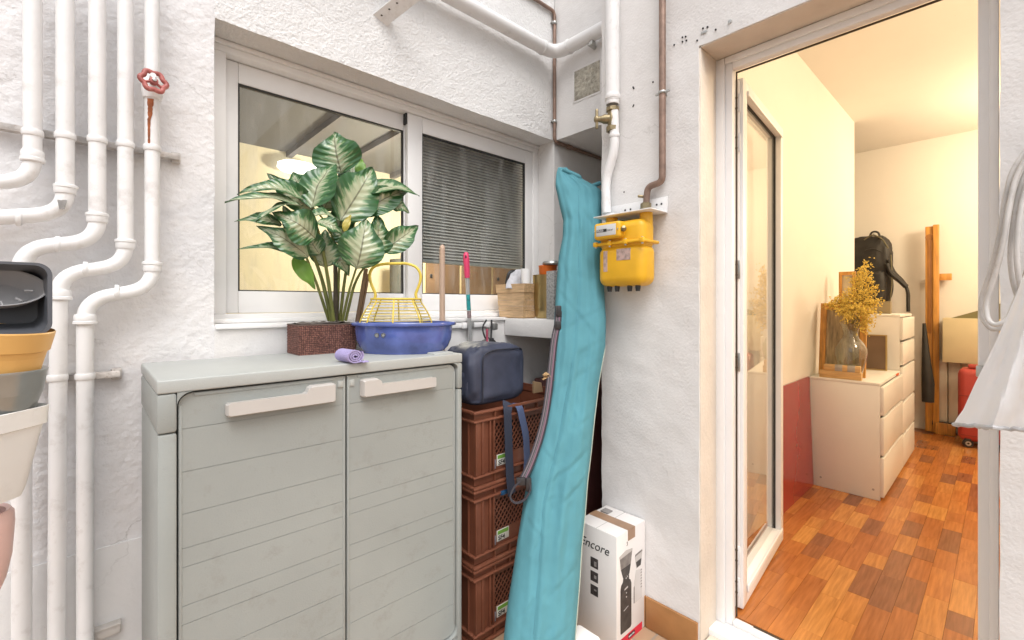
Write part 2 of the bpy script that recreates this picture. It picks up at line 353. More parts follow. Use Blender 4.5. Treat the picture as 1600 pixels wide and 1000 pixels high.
tl = thing('wall_lamp', 'glowing white wall lamp seen through the left window pane above the plant', 'lamp', (1.19, 3.76, 2.22))  # glowing shape standing in for the white glare on the pane
q = MB(); q.lathe([(.0, .05), (.08, .045), (.12, .02), (.125, -.02), (.10, -.045), (0, -.05)], (1.19, 3.70, 2.22), 24, 1.3, .5); q.obj('lamp_shade', emit('lamp_glow', (1, .96, .86), 1.6), tl)
q = MB(); q.box((1.14, 3.765, 2.19), (1.24, 3.80, 2.25), .005); q.obj('wall_mount', m_white, tl)
t2 = thing('pendant_lamp', 'round pendant lamp lit in the room behind the blind', 'lamp', (1.75, 2.75, 2.352))  # added globe, hidden by the blind, to brighten the back room
q = MB(); q.tube([(1.75, 2.75, 2.35), (1.75, 2.75, 2.06)], .004, 6); q.obj('flex', m_black, t2)
q = MB(); q.sphere((1.75, 2.75, 1.98), .08, 20, 12); q.obj('lamp_shade', bpy.data.materials['lamp_glow'], t2)
pl = bpy.data.lights.new('back_room_light', 'POINT'); pl.energy = 56; pl.color = (1, .90, .70); pl.shadow_soft_size = .10  # added point light for the back wall and cupboards, out of sight
po = bpy.data.objects.new('back_room_light', pl); C.objects.link(po); po.location = (1.75, 2.75, 1.80)
# cupboards in that room
cp = thing('cupboard', 'low brown wooden cupboard with cream frame seen through the right window pane', 'cupboard', (2.7, 3.6, 0))
q = MB(); q.box((2.1, 3.42, 0), (3.7, 3.78, 1.62), .004); q.obj('carcass', M('cream_paint', (.74, .62, .36), .5), cp)
for i in range(4):
    x = 2.14 + i * .385
    d = MB(); d.box((x, 3.395, .06), (x + .345, 3.4195, 1.585), .004); d.obj('cupboard_door', M('brown_laminate', (.20, .12, .065), .4, var=.3, vscale=4, bump=.1) if i == 0 else bpy.data.materials['brown_laminate'], cp)
    d = MB(); d.box((x + .03, 3.38, 1.40), (x + .05, 3.3945, 1.43), .003); d.obj('lock', m_black, bpy.data.objects[[o.name for o in cp.children if o.name.startswith('cupboard_door')][-1]])
tk = thing('log', 'grey bark covered log leaning low in the left window pane', 'log', (1.95, 3.5, .0))
q = MB(); q.tube([(1.95, 3.5, .0), (1.95, 3.5, .7), (1.945, 3.52, 1.3), (1.94, 3.53, 1.55)], [.09, .085, .08, .07], 14); q.obj('trunk', M('grey_bark', (.12, .12, .10), .9, bump=1, bscale=30, stretch=(2, 2, .4), var=.5), tk)

# ---- corner beam over the alcove
cw = thing('corner_beam', 'white rendered beam over the alcove at the corner right of the window', 'wall', (WX1, 1.4, LZ))
PC = lambda u, z, d: (WX1 + d, u, z)
wall_cells([.9, YW - .004], [LZ, 3.3], lambda u, z: False, PC, .7, m_paint, 'beam', cw, step=.015, amp=.003, relief=.0006, rscale=40)
q = MB(); q.box((2.62, 1.0, FL), (2.72, YW - .003, LZ - .003)); tag(q.obj('alcove_end_wall', m_paint), 'shaded white end wall deep inside the alcove behind the turquoise bag', 'wall')
# vent patch
vt = thing('vent_patch', 'square rough mortar vent patch on the corner beam below the white pipe', 'vent', (WX1, 1.6, 2.4))
p0 = UX(898, 112, WX1); p1 = UX(938, 150, WX1); ya, yb = p0.y, p1.y; za = UX(900, 158, WX1).z; zb = UX(900, 112, WX1).z
q = MB(); q.grid(lambda u, v: V((WX1 - .004 - .006 * min(1, 8 * min(u, 1 - u, v, 1 - v)) * (.6 + noise.noise(V((u * 9, v * 9, 3)))) , ya + (yb - ya) * u, za + (zb - za) * v)), 26, 26)
q.obj('mortar_fill', M('grey_mortar', (.46, .43, .36), .9, bump=1, bscale=120, var=.5, vscale=60), vt)
q = MB()
for (a, c) in (((ya + .012, za - .01), (ya, zb + .01)), ((yb, za - .01), (yb - .012, zb + .01)), ((ya, zb), (yb, zb + .01)), ((ya, za - .01), (yb, za))): q.box((WX1 - .0035, a[0], a[1]), (WX1 + .004, c[0], c[1]), .001)
q.obj('frame', m_paint, vt)
# ---- ledge in the alcove
q = MB(); q.box((1.547, 1.36, 1.012), (2.6, YW - .003, WZ0 - .002), .004); tag(q.obj('ledge', m_paint), 'thick white masonry ledge under the wooden planter and brass pot', 'ledge')

# ---- pillar / wall with the door
DY0, DY1 = .008, .743
dw = thing('door_wall', 'white painted masonry wall with gas meter and open glazed door', 'wall', (XW, .74, FL))
PD = lambda u, z, d: (XW + d, u, z)
wall_cells([-4, DY0, DY1, 1.166], [FL, LZ, 3.3], lambda u, z: DY0 < u < DY1 and z < LZ, PD, .20, m_paint, 'masonry', dw, step=.02, amp=.003, relief=.0006, rscale=25)
# faint masonry course joints on the pillar
q = MB()
for zz in (2.62, 2.33, 2.03, 1.73, 1.42, .9): q.box((XW - .0016, .76, zz), (XW - .0006, 1.163, zz + .0022))
# reveal lining
q = MB(); q.box((XW + .004, DY1 - .004, FL), (1.742, DY1 + .01, LZ - .004), .001); q.box((XW + .004, DY0, LZ - .004), (1.742, DY1 - .004, LZ + .01), .001); q.obj('reveal_render', m_bev, dw)
# skirting tiles
for (a, c) in ((1.163, .953), (.950, .745)):
    q = MB(); q.box((XW - .012, c, FL + .002), (XW - .001, a, .030), .002); q.obj('skirting_tile', m_tile, dw)
q = MB(); q.box((XW - .003, DY1 - .11, FL), (XW + .20, DY1 - .004, FL + .03), .01); q.box((XW - .02, DY0, FL), (XW + .08, DY1 - .005, -.04), .012); q.obj('step', m_bev, dw)
# door frame
DFX = 1.745
q = MB()
q.box((DFX, .685, -.02), (DFX + .03, .742, LZ - .006), .003); q.box((DFX, .01, 2.04), (DFX + .03, .685, LZ - .006), .003); q.box((DFX, .01, -.02), (DFX + .03, .049, 2.04), .003)
q.box((DFX - .012, .709, -.02), (DFX - .001, .742, LZ - .006), .003); q.box((DFX - .012, .01, 2.062), (DFX - .001, .708, LZ - .006), .003)
q.box((DFX - .012, .01, 0.02), (DFX - .001, .028, 2.06), .003)
dfr = q.obj('door_frame', m_pvc, dw)
q = MB(); q.box((XW + .07, .01, -.085), (DFX + .04, .742, -.021), .006); q.box((DFX + .0, .05, -.021), (DFX + .03, .684, -.003), .003); q.obj('threshold', m_pvc, dfr)
q = MB(); q.box((DFX + .031, .680, -.0), (DFX + .036, .6845, 2.04)); q.box((DFX + .031, .05, 2.034), (DFX + .036, .68, 2.0395)); q.box((DFX + .022, .35, -.0028), (DFX + .029, .62, .0005)); q.obj('seal', M('dark_brown_seal', (.05, .03, .015), .6), dfr)
q = MB(); q.box((XW + .085, .44, -.0207), (XW + .098, .52, -.0185), .003); q.obj('drain_slot', M('grey_slot', (.16, .16, .16), .5), dfr)
# door leaf: hinged on the left jamb, swung into the room.  local x runs along the leaf
ang = R(5.6); hinge = V((1.812, .735, 0)); ca, sa = math.cos(ang), math.sin(ang)
def L(x, y, z): return V((hinge.x + x * ca - y * sa, hinge.y + x * sa + y * ca, z))
def lbox(mb, a, c, bev=.003):
    t = MB(); t.box(a, c, bev)
    mb.add([L(*p) for p in t.v], t.f)
q = MB(); LW = .69; T0, T1 = -.062, -.004
lbox(q, (0, T0, .012), (.055, T1, 2.03)); lbox(q, (LW - .045, T0, .012), (LW, T1, 2.03)); lbox(q, (.055, T0, .012), (LW - .045, T1, .075)); lbox(q, (.055, T0, 1.985), (LW - .045, T1, 2.03))
lbox(q, (-.014, T0 + .012, .02), (-.001, T1 - .02, 2.02)); lbox(q, (.05, T0 - .008, .055), (LW - .04, T0 - .0005, .085)); lbox(q, (.05, T0 - .008, 1.975), (LW - .04, T0 - .0005, 1.995))
leaf = q.obj('door', m_pvc, dw)
q = MB(); lbox(q, (.0555, -.037, .076), (.060, -.028, 1.984), 0); lbox(q, (LW - .0495, -.038, .076), (LW - .0455, -.029, 1.984), 0); lbox(q, (.0605, -.038, 1.979), (LW - .0500, -.029, 1.984), 0); q.obj('gasket', m_gap, leaf)
q = MB(); q.add([L(.056, -.03, .076), L(LW - .046, -.03, .076), L(LW - .046, -.03, 1.984), L(.056, -.03, 1.984)], [(0, 1, 2, 3)]); q.obj('glass_pane', m_doorglass, leaf)
for zz in (1.93, 1.78, 1.3, .95, .22, .1):
    q = MB(); lbox(q, (-.020, T0 + .006, zz - .035), (-.0145, T1 - .026, zz + .035), .002)
    h = q.obj('hinge_plate', m_steel if zz in (1.3, .95) else m_pvc, leaf)
q = MB()
for zz in (1.93, 1.78, 1.3, .95, .22, .1):
    for e in (-.02, .02): q.sphere(L(-.0205, T0 + .018, zz + e), .005, 8, 5)
q.obj('screws', m_black, leaf, stuff=True)

# ---- the lit room behind the door
CZ = 2.72
FX0 = DFX + .031
q = MB(); q.box((FX0, -2.2, -.1), (5.8, 1.0, -.012)); q.box((4.69, 1.0, -.1), (5.8, 2.6, -.012))
m_floor2 = M('parquet_base', (.22, .075, .025), .35, var=.4, vscale=8)
ifl = struct(q.obj('room_floor', m_floor2, smooth=False))
def plank_mat():
    m = bpy.data.materials.new('parquet_wood'); n, l, bs = nodes(m)
    oi = n.new('ShaderNodeObjectInfo'); rp = n.new('ShaderNodeValToRGB'); l.new(oi.outputs['Random'], rp.inputs[0])
    cr = rp.color_ramp; cols = [(0, (.29, .115, .055)), (.12, (.33, .13, .055)), (.2, (.46, .16, .045)), (.55, (.54, .20, .052)), (.8, (.60, .25, .065)), (1, (.66, .31, .085))]
    cr.elements[0].position, cr.elements[0].color = 0, cols[0][1] + (1,); cr.elements[1].position, cr.elements[1].color = 1, cols[-1][1] + (1,)
    for p, c in cols[1:-1]: e = cr.elements.new(p); e.color = c + (1,)
    tc = n.new('ShaderNodeTexCoord'); mp = n.new('ShaderNodeMapping'); mp.inputs['Scale'].default_value = (2, 26, 1); l.new(tc.outputs['Object'], mp.inputs[0])
    ad = n.new('ShaderNodeVectorMath'); l.new(mp.outputs[0], ad.inputs[0])
    mu = n.new('ShaderNodeVectorMath'); mu.operation = 'SCALE'; mu.inputs[0].default_value = (31, 17, 9); l.new(oi.outputs['Random'], mu.inputs['Scale']); l.new(mu.outputs[0], ad.inputs[1])
    nz = n.new('ShaderNodeTexNoise'); nz.inputs['Scale'].default_value = 3.5; nz.inputs['Detail'].default_value = 8; l.new(ad.outputs[0], nz.inputs['Vector'])
    r2 = n.new('ShaderNodeValToRGB'); r2.color_ramp.elements[0].position = .3; r2.color_ramp.elements[0].color = (.55, .5, .45, 1); r2.color_ramp.elements[1].position = .7; l.new(nz.outputs[0], r2.inputs[0])
    mx = n.new('ShaderNodeMix'); mx.data_type = 'RGBA'; mx.blend_type = 'MULTIPLY'; mx.inputs[0].default_value = .75; l.new(rp.outputs[0], mx.inputs[6]); l.new(r2.outputs[0], mx.inputs[7])
    l.new(mx.outputs[2], bs.inputs['Base Color']); bs.inputs['Roughness'].default_value = .3
    n4 = n.new('ShaderNodeTexNoise'); n4.inputs['Scale'].default_value = 14; n4.inputs['Detail'].default_value = 4; l.new(tc.outputs['Object'], n4.inputs['Vector'])
    r4 = n.new('ShaderNodeMapRange'); r4.inputs[3].default_value = .10; r4.inputs[4].default_value = .34; l.new(n4.outputs[0], r4.inputs[0]); l.new(r4.outputs[0], bs.inputs['Roughness'])
    bp = n.new('ShaderNodeBump'); bp.inputs['Strength'].default_value = .12; bp.inputs['Distance'].default_value = .002; l.new(nz.outputs[0], bp.inputs['Height']); l.new(bp.outputs[0], bs.inputs['Normal'])
    return m
mpk = plank_mat(); PWD = .072; pm = {}
def plank_mesh(ln):
    if ln not in pm:
        t = MB(); t.box((.0004, .0004, -.0115), (ln - .0004, PWD - .0004, 0)); me = bpy.data.meshes.new('plank'); me.from_pydata([tuple(p) for p in t.v], [], t.f); me.materials.append(mpk); pm[ln] = me
    return pm[ln]
cnt = 0; row = 0; y = -.14
off = V((0, 0, 0))
while y < .87:
    x = FX0 + .002; first = [.11, .22, .16, .27][row % 4]
    while x < 5.45 and cnt < 300:
        ln = first if x < FX0 + .01 else random.choice([.22, .22, .29, .145, .29])
        wide_ok = y + PWD < .87
        if not (3.5 < x and x + ln < 4.7 and y > .52):
            o = bpy.data.objects.new('plank', plank_mesh(round(ln, 3))); C.objects.link(o); o.parent = ifl
            o.location = (x, y, random.uniform(-.0007, .0002)); cnt += 1
        x += ln
    y += PWD; row += 1
q = MB(); q.box((FX0, .872, -.012), (4.79, 1.0, CZ)); struct(q.obj('room_side_wall', m_room, smooth=False))
q = MB(); q.box((4.69, 1.0, -.012), (4.79, 2.6, CZ)); struct(q.obj('room_inner_wall', m_room, smooth=False))
q = MB(); q.box((5.79, -2.2, -.012), (5.9, 2.6, CZ)); struct(q.obj('room_far_wall', m_room, smooth=False))
q = MB(); q.box((XW + .201, -2.3, -.012), (5.9, -2.2, CZ)); struct(q.obj('room_right_wall', m_room, smooth=False))
q = MB(); q.box((4.69, 2.6, -.012), (5.9, 2.7, CZ)); struct(q.obj('room_left_wall', m_room, smooth=False))
q = MB(); q.box((XW + .201, -2.3, CZ), (5.9, 1.0, CZ + .1)); q.box((4.69, 1.0, CZ), (5.9, 2.7, CZ + .1)); struct(q.obj('room_ceiling', m_room, smooth=False))
q = MB(); q.box((XW + .201, -2.2, 2.1), (XW + .21, .87, CZ)); struct(q.obj('room_lintel_lining', m_room, smooth=False))
# ceiling lamp, plus a second added to brighten the far wall, both out of view
for (lx, ly, nm) in ((2.75, -.75, 'round white ceiling lamp nearer the open door'), (4.85, -.55, 'round white ceiling lamp deeper in the room near the far wall')):
    lp = thing('ceiling_lamp', nm, 'lamp', (lx, ly, CZ), 0, 'ceiling lamps in the lit room')
    q = MB(); q.lathe([(0, -.09), (.08, -.085), (.13, -.055), (.15, -.02), (.15, -.012)], (lx, ly, CZ), 28); q.obj('lamp_shade', emit('room_lamp_glow', (1, .86, .62), 6) if lx < 3 else bpy.data.materials['room_lamp_glow'], lp)
    q = MB(); q.lathe([(.155, -.012), (.16, -.006), (.155, -.001), (0, -.001)], (lx, ly, CZ), 28); q.obj('lamp_base', m_white, lp)
    l2 = bpy.data.lights.new('room_light', 'POINT'); l2.energy = 34 if lx < 3 else 54; l2.color = (1, .80, .545); l2.shadow_soft_size = .2
    lo2 = bpy.data.objects.new('room_light', l2); C.objects.link(lo2); lo2.location = (lx, ly, CZ - .55)
# ================================================================== PIPES ON THE LEFT WALL
PY = 1.668
def prad(px, wpx, Y=PY):
    a = (px - 800) / F_; t = ray(px, 475).y; t = Y / t
    return wpx * t / (2 * F_ * math.sqrt(1 + a * a))
def collar(mb, p, ax, r, h, th=.004):
    ax = V(ax).normalized(); p = V(p)
    mb.lathe([(r - .001, -h), (r + th * .6, -h), (r + th, -h * .6), (r + th, h * .6), (r + th * .6, h), (r - .001, h)], p, 22, axis=ax)
def drain(label, pts, wpx, collars, clips, fr=.055, grp='white drain pipes on the left wall'):
    P = [UY(x, y, PY) for x, y in pts]; r = prad(pts[0][0], wpx)
    t = thing('drain_pipe', label, 'pipe', P[0], 0, grp)
    q = MB(); path = fillet(P, fr, 10)
    # denser straight runs with slight unevenness
    q.tube(path, r, 22); q.obj('pipe_run', m_pipe, t)
    for (x, y, h, th, ax) in collars:
        c = MB(); collar(c, UY(x, y, PY), ax, r, h, th); c.obj('collar', m_pipe, t)
    for (x, y) in clips:
        c = MB(); p = UY(x, y, PY); collar(c, p, (0, 0, 1), r, .008, .003)
        c.box(p + V((-.006, r * .6, -.008)), p + V((.006, YW - PY - .001, .008)), .002); c.obj('clip', m_pipe, t)
    return t
Zx = (0, 0, 1); Xx = (1, 0, -.05); m_chip = M('bare_grey_chip', (.30, .29, .28), .7, var=.5, vscale=40, bump=.5)
drain('leftmost white drain pipe on the wall, turning left highest up', [(51, -60), (51, 283), (-120, 288)], 32, [(51, 243, .012, .004, Zx), (51, 250, .006, .006, Zx)], [(51, 208)])
drain('second white drain pipe from the left, with a chipped elbow turning left', [(102, -60), (102, 333), (-120, 348)], 31, [(102, 296, .012, .004, Zx), (103, 292, .005, .006, Zx), (30, 340, .005, .003, Xx)], [(102, 213)])
dp2 = [o for o in C.objects if o.name.startswith('drain_pipe')][-1]; rp2 = prad(102, 31)
q = MB(); cpt = UY(101, 322, PY); q.grid(lambda u, v: cpt + V((math.sin(-.2 + (u - .5) * .9 * (1 - .5 * v)) * (rp2 + .0035) * 1.0, -math.cos(-.2 + (u - .5) * .9 * (1 - .5 * v)) * (rp2 + .0035), .012 - .024 * v + .003 * noise.noise(V((u * 6, v * 6, 1))))), 8, 8); q.obj('chipped_paint', m_chip, dp2, recalc=False)
drain('third white drain pipe from the left, stepping left behind the black tub', [(152, -60), (152, 376), (34, 388), (34, 1080)], 29, [(152, 341, .012, .004, Zx), (152, 336, .005, .006, Zx), (90, 382, .005, .003, Xx)], [(152, 219)])
drain('fourth white drain pipe from the left, stepping left with collar beside the black tub', [(196, -60), (196, 414), (92, 428), (88, 1080)], 26, [(196, 382, .012, .004, Zx), (196, 377, .005, .006, Zx), (133, 421, .005, .003, Xx), (94, 460, .012, .004, Zx), (94, 466, .005, .006, Zx)], [(196, 226), (90, 590)])
dp5 = drain('rightmost white drain pipe, with red valve wheel and rust streak', [(238, -60), (238, 450), (133, 468), (133, 1080)], 25, [(238, 418, .012, .004, Zx), (238, 412, .005, .006, Zx), (182, 457, .005, .003, Xx), (133, 498, .012, .005, Zx), (133, 504, .005, .007, Zx)], [(238, 232), (133, 588)])
r5 = prad(238, 25)
# rust streak sheet on the fifth pipe
def rustfn(u, v):
    y0, y1 = 158, 232
    wv = (.9 - 1.0 * v if v < .5 else .4 - .25 * (v - .5)) * (.75 + .35 * noise.noise(V((v * 14, 2, 0))))
    a = R(-118) + (u - .5) * 1.25 * wv + (.18 if v < .4 else 0) * (1 - v)
    p = UY(238, y0 + (y1 - y0) * v, PY)
    return p + V((math.cos(a), math.sin(a), 0)) * (r5 + .0009)
q = MB(); q.grid(rustfn, 9, 24); q.obj('rust_streak', m_rust, dp5, recalc=False)
# valve body + wheel
vc = UY(240, 128, PY)
q = MB(); q.lathe([(r5, -.03), (r5 + .004, -.028), (r5 + .007, -.012), (r5 + .007, .012), (r5 + .004, .028), (r5, .03)], UY(238, 140, PY), 20); q.tube([UY(238, 132, PY), UY(238, 132, PY) + V((-.003, -.06, .004))], [.011, .007], 12); q.obj('valve_body', m_pipe, dp5)
m_red = M('faded_red_paint', (.42, .115, .10), .5, bump=.3, bscale=90, var=.35, vscale=40, dirt=(.5, .4, .36), damt=.7, dscale=40)
q = MB(); wc = UY(240, 127, PY - .055); ax = (UY(238, 132, PY) - UY(238, 132, PY - .1)).normalized()
ax = V((.12, -.97, .2)).normalized(); e1 = ax.cross(V((0, 0, 1))).normalized(); e2 = ax.cross(e1)
ring = []
for k in range(73):
    a = 2 * math.pi * k / 72; rr = .0275 * (1 + .10 * math.cos(6 * a)); ring.append(wc + e1 * (rr * math.cos(a)) + e2 * (rr * math.sin(a)))
q.tube(ring, .0065, 10, cap=False)
for k in range(3):
    a = 2 * math.pi * k / 3 + .4; q.tube([wc, wc + (e1 * math.cos(a) + e2 * math.sin(a)) * .024], [.006, .006], 8, flat=.6)
q.lathe([(0, -.006), (.010, -.006), (.011, 0), (.010, .006), (0, .008)], wc, 14, axis=ax); q.obj('valve_wheel', m_red, dp5)
q = MB(); q.lathe([(.0, .005), (.0055, .005), (.0055, .012), (0, .013)], wc, 6, axis=ax); q.obj('wheel_nut', m_steel, dp5)
# wall rails behind the pipes
for (x0, x1, y, px, nm) in ((-60, 280, 222, 139, 'upper painted steel strap bar holding all five drain pipes'), (66, 188, 588, 135, 'lower painted steel strap bar holding two drain pipes beside the cabinet')):
    z = UY(px, y, YW - .02).z; a = UY(x0, y, YW - .02).x; c = UY(x1, y, YW - .02).x
    q = MB(); q.box((a, YW - .032, z - .009), (c, YW - .008, z + .009), .003); q.box((c - .02, YW - .022, z - .016), (c + .004, YW + .002, z + .016), .004)
    o = q.obj('strap_bar', M('chipped_painted_steel' , (.62, .58, .55), .6, bump=.8, bscale=60, var=.6, vscale=22, dirt=(.20, .13, .09), damt=1, dscale=40) if y == 222 else bpy.data.materials['chipped_painted_steel'])
    tag(o, label=nm, cat='bracket', group='strap bars on the left wall')
# small wooden wall block low on the wall
p = UY(168, 985, YW - .015)
q = MB(); q.box((p.x - .03, YW - .03, p.z - .012), (p.x + .028, YW - .007, p.z + .012), .003); q.box((p.x - .033, YW - .034, p.z + .0125), (p.x + .029, YW - .006, p.z + .018), .002)
tag(q.obj('wall_block', M('chipped_white_wood', (.6, .56, .52), .7, bump=.5, var=.3, dirt=(.2, .16, .13), damt=.9, dscale=25)), 'small chipped white wooden block on the wall low beside the cabinet', 'block')

# ================================================================== PIPES AT THE CORNER AND ON THE PILLAR
def bigpipe():
    Yp = YW - .055; Xp = WX1 - .055
    a = UY(700, -14, Yp); c = UY(862, 82, Yp)
    z = c.z; P = [V((.3, Yp, z)), V((Xp, Yp, z)), V((Xp, .9, z))]
    t = thing('overhead_pipe', 'thick white horizontal pipe bending round the corner above the window', 'pipe', P[1])
    rr = .034
    q = MB(); q.tube(fillet(P, .09, 12), rr, 24); q.obj('pipe_run', m_pipe, t)
    q = MB(); collar(q, V((Xp - .10, Yp, z)), (1, 0, 0), rr, .006, .004); q.obj('collar', m_pipe, t); q = MB(); collar(q, V((Xp, Yp - .10, z)), (0, 1, 0), rr, .006, .004); q.obj('collar', m_pipe, t)
    k = UX(925, 78, Xp); q = MB(); q.box((Xp - .012, k.y - .01, z - rr - .022), (Xp + .02, k.y + .01, z - rr + .002), .003); q.box((Xp + .0, k.y + .012, z - rr - .012), (WX1 + .002, k.y + .03, z - rr + .004), .003); q.obj('pipe_clip', m_steel, t)
bigpipe()
# thin brown pipe at the corner
Xb = WX1 - .012; Yb = YW - .013
zc = UY(866, 226, Yb).z - .004
P = [V((Xb - .45, Yb, 2.81)), V((Xb, Yb, 2.81)), V((Xb, Yb, LZ - .012)), V((2.58, Yb, LZ - .012))]
cpz = thing('corner_pipe', 'thin dark brown pipe running down the corner and under the beam', 'pipe', P[2])
q = MB(); q.tube(fillet(P, .03, 8), .0095, 14); q.obj('pipe_run', m_brown_pipe, cpz)
for yy in (36, 190):
    q = MB(); zz = UY(866, yy, Yb).z; collar(q, V((Xb, Yb, zz)), (0, 0, 1), .0095, .008, .005); q.box((Xb - .021, Yb - .003, zz - .004), (Xb + .010, Yb + .012, zz + .004), .001); q.obj('clip', m_steel, cpz)
q = MB(); collar(q, V((Xb + .13, Yb, LZ - .012)), (1, 0, 0), .0095, .018, .004); q.obj('coupling', m_brown_pipe, cpz)
# white bracket over the window
br0 = UY(595, 32, YW); br1 = UY(640, -40, YW - .12)
t = thing('angle_bracket', 'perforated white steel angle bracket jutting from the wall above the window', 'bracket', br0)
q = MB(); D = V((.10, -.22, .02)) ; A = UY(583, 22, YW - .002); Bq = UY(604, 40, YW - .002)
q.prism([A + V((0, 0, .002)), A + V((0, 0, -.002)), Bq + V((0, 0, -.002)), Bq + V((0, 0, .002))], D + V((.02, 0, .10)))
q.prism([Bq + V((0, 0, .002)), Bq + V((.004, 0, .002)), Bq + V((.004, 0, .035)), Bq + V((0, 0, .035))], D + V((.02, 0, .10))); q.obj('angle', m_pipe, t)
q = MB()
for k in range(7):
    p = A + (Bq - A) * .35 + (D + V((.02, 0, .10))) * ((k + .5) / 7); q.sphere(p + V((0, 0, -.001)), .005, 8, 5, (1, 1, .5))
q.obj('holes', M('hole_shadow_grey', (.07, .065, .06), .9), t, stuff=True)
# pillar: white gas pipe with tap
gx = XW - .032
gp = thing('gas_pipe', 'white painted vertical gas pipe with brass tap above the yellow meter', 'pipe', UX(957, 150, gx))
top = UX(957, -80, gx); mid = UX(960, 205, gx); k1 = UX(958, 245, gx); k2 = UX(947, 290, gx); low = UX(948, 330, gx)
q = MB(); q.tube([top, UX(957, 158, gx)], .0285, 24); collar(q, UX(957, 152, gx), Zx, .0285, .010, .003); collar(q, UX(957, 160, gx), Zx, .024, .01, .003); q.obj('upper_run', m_pipe, gp)
q = MB(); q.tube(fillet([UX(959, 170, gx), mid, UX(960, 235, gx), UX(946, 282, gx), UX(948, 333, gx)], .05, 8), .0185, 20); collar(q, UX(960, 212, gx), Zx, .0185, .008, .003); q.obj('lower_run', m_pipe, gp)
q = MB(); c = UX(957, 186, gx)
q.lathe([(.018, -.052), (.026, -.05), (.027, -.034), (.020, -.028), (.022, -.012), (.024, 0), (.022, .012), (.020, .028), (.027, .032), (.027, .046), (.018, .048)], c, 8, rz=.3)
q.lathe([(.0, -.02), (.018, -.02), (.019, .018), (.013, .03), (.011, .045), (0, .046)], c + V((-.012, .012, 0)), 14, axis=(-.7, .7, 0)); q.obj('tap_body', m_brass, gp)
q = MB(); hc = c + V((-.045, .045, 0)); q.box(hc + V((-.006, -.006, -.04)), hc + V((.006, .006, .042)), .004, rz=R(45)); q.sphere(hc, .016, 12, 8, (.8, .8, 1)); q.obj('tap_lever', m_brass, gp)
# brown pipe
bx = XW - .026
P = [UX(1035, -80, bx), UX(1035, 284, bx), UX(1012, 292, bx), UX(1009, 325, bx)]
bp5 = thing('copper_pipe', 'brown copper pipe on the pillar bending down to the meter shelf', 'pipe', P[1])
q = MB(); q.tube(fillet(P, .022, 8), .0125, 18); q.obj('pipe_run', m_brown_pipe, bp5)
q = MB(); p = UX(1035, 145, bx); collar(q, p, Zx, .0125, .005, .004); q.box(p + V((-.004, -.028, -.004)), p + V((.004, .028, .004)), .001); q.box(p + V((.004, -.006, -.005)), p + V((.026, .006, .005)), .001); q.obj('clip', m_steel, bp5)
q = MB(); p = UX(1009, 322, bx); q.lathe([(.013, -.014), (.02, -.014), (.02, .010), (.014, .014)], p, 6); p = UX(1003, 307, bx); q.lathe([(0, -.01), (.006, -.01), (.006, .012), (.004, .016), (0, .016)], p, 10, axis=(-.6, .6, .1)); q.obj('nut', m_brass, bp5)

# ---- gas meter
m_yel = M('yellow_meter_paint', (.80, .44, .018), .4, bump=.08, bscale=60, var=.14, vscale=9, dirt=(.35, .22, .06), damt=.55, dscale=9)
mx0, mx1 = 1.468, 1.572; my0, my1 = .889, 1.095; mz0, mz1 = 1.238, 1.500; zs = 1.402
gm = thing('gas_meter', 'yellow gas meter hanging on the pillar beside the turquoise bag', 'gas meter', (1.52, .99, mz0))
q = MB(); q.box((mx0, my0, mz0), (mx1, my1, zs - .006), .034, seg=5); q.obj('lower_case', m_yel, gm)
q = MB(); q.box((mx0 + .006, my0 + .002, zs - .03), (mx1 - .006, my1 - .002, mz1 - .012), .03, seg=5); q.tube([(1.535, my0 + .026, mz1 - .05), (1.535, my0 + .026, mz1 + .012)], .024, 20); q.tube([(1.535, my1 - .026, mz1 - .05), (1.535, my1 - .026, mz1 + .012)], .024, 20); q.obj('upper_case', m_yel, gm)
q = MB(); q.box((mx0 - .007, my0 - .006, zs - .006), (mx1 + .005, my1 + .006, zs + .006), .005); 
for yy in (my0 + .0, my0 + .07, my0 + .14, my1 - .0): q.box((mx0 - .012, yy - .009, zs - .009), (mx0 + .002, yy + .009, zs + .010), .004)
q.obj('seam_flange', m_yel, gm)
q = MB(); q.box((mx0 - .026, my1 - .125, mz1 - .082), (mx0 + .03, my1 - .004, mz1 - .018), .012, seg=4); ih = q.obj('index_housing', m_yel, gm)
q = MB(); q.box((mx0 - .0272, my1 - .108, mz1 - .070), (mx0 - .024, my1 - .018, mz1 - .028), .001); q.obj('index_window', M('index_white', (.62, .63, .63), .2, var=.05), ih)
q = MB(); q.box((mx0 - .0280, my1 - .068, mz1 - .055), (mx0 - .0271, my1 - .022, mz1 - .044)); q.obj('counter_drum', m_black, ih)
m_ink = M('black_print', (.02, .02, .02), .6); m_inkw = M('white_print', (.75, .75, .75), .6)
text('05225', .012, m_inkw, 'counter_digits', ih, (mx0 - .0285, my1 - .024, mz1 - .0535), (0, -1, 0), (0, 0, 1))
text('314 m\u00b3', .009, m_ink, 'counter_decimals', ih, (mx0 - .0278, my1 - .071, mz1 - .0535), (0, -1, 0), (0, 0, 1))
q = MB(); q.sphere((mx0 - .012, my1 - .133, mz1 - .05), .011, 10, 8); q.tube([(mx0 - .012, my1 - .133, mz1 - .05), (mx0 - .022, my1 - .140, mz1 - .045)], .006, 8); q.obj('seal', m_brass, ih)
m_lab = M('worn_paper_label', (.52, .38, .34), .7, var=.6, vscale=60, dirt=(.30, .09, .06), damt=1, dscale=60)
q = MB(); q.box((mx0 - .001, my0 + .052, 1.335), (mx0 + .004, my0 + .112, 1.378)); q.obj('worn_label', m_lab, gm); q = MB(); q.box((mx0 - .001, my1 - .052, 1.295), (mx0 + .004, my1 - .034, 1.375)); q.obj('worn_label', m_lab, gm)
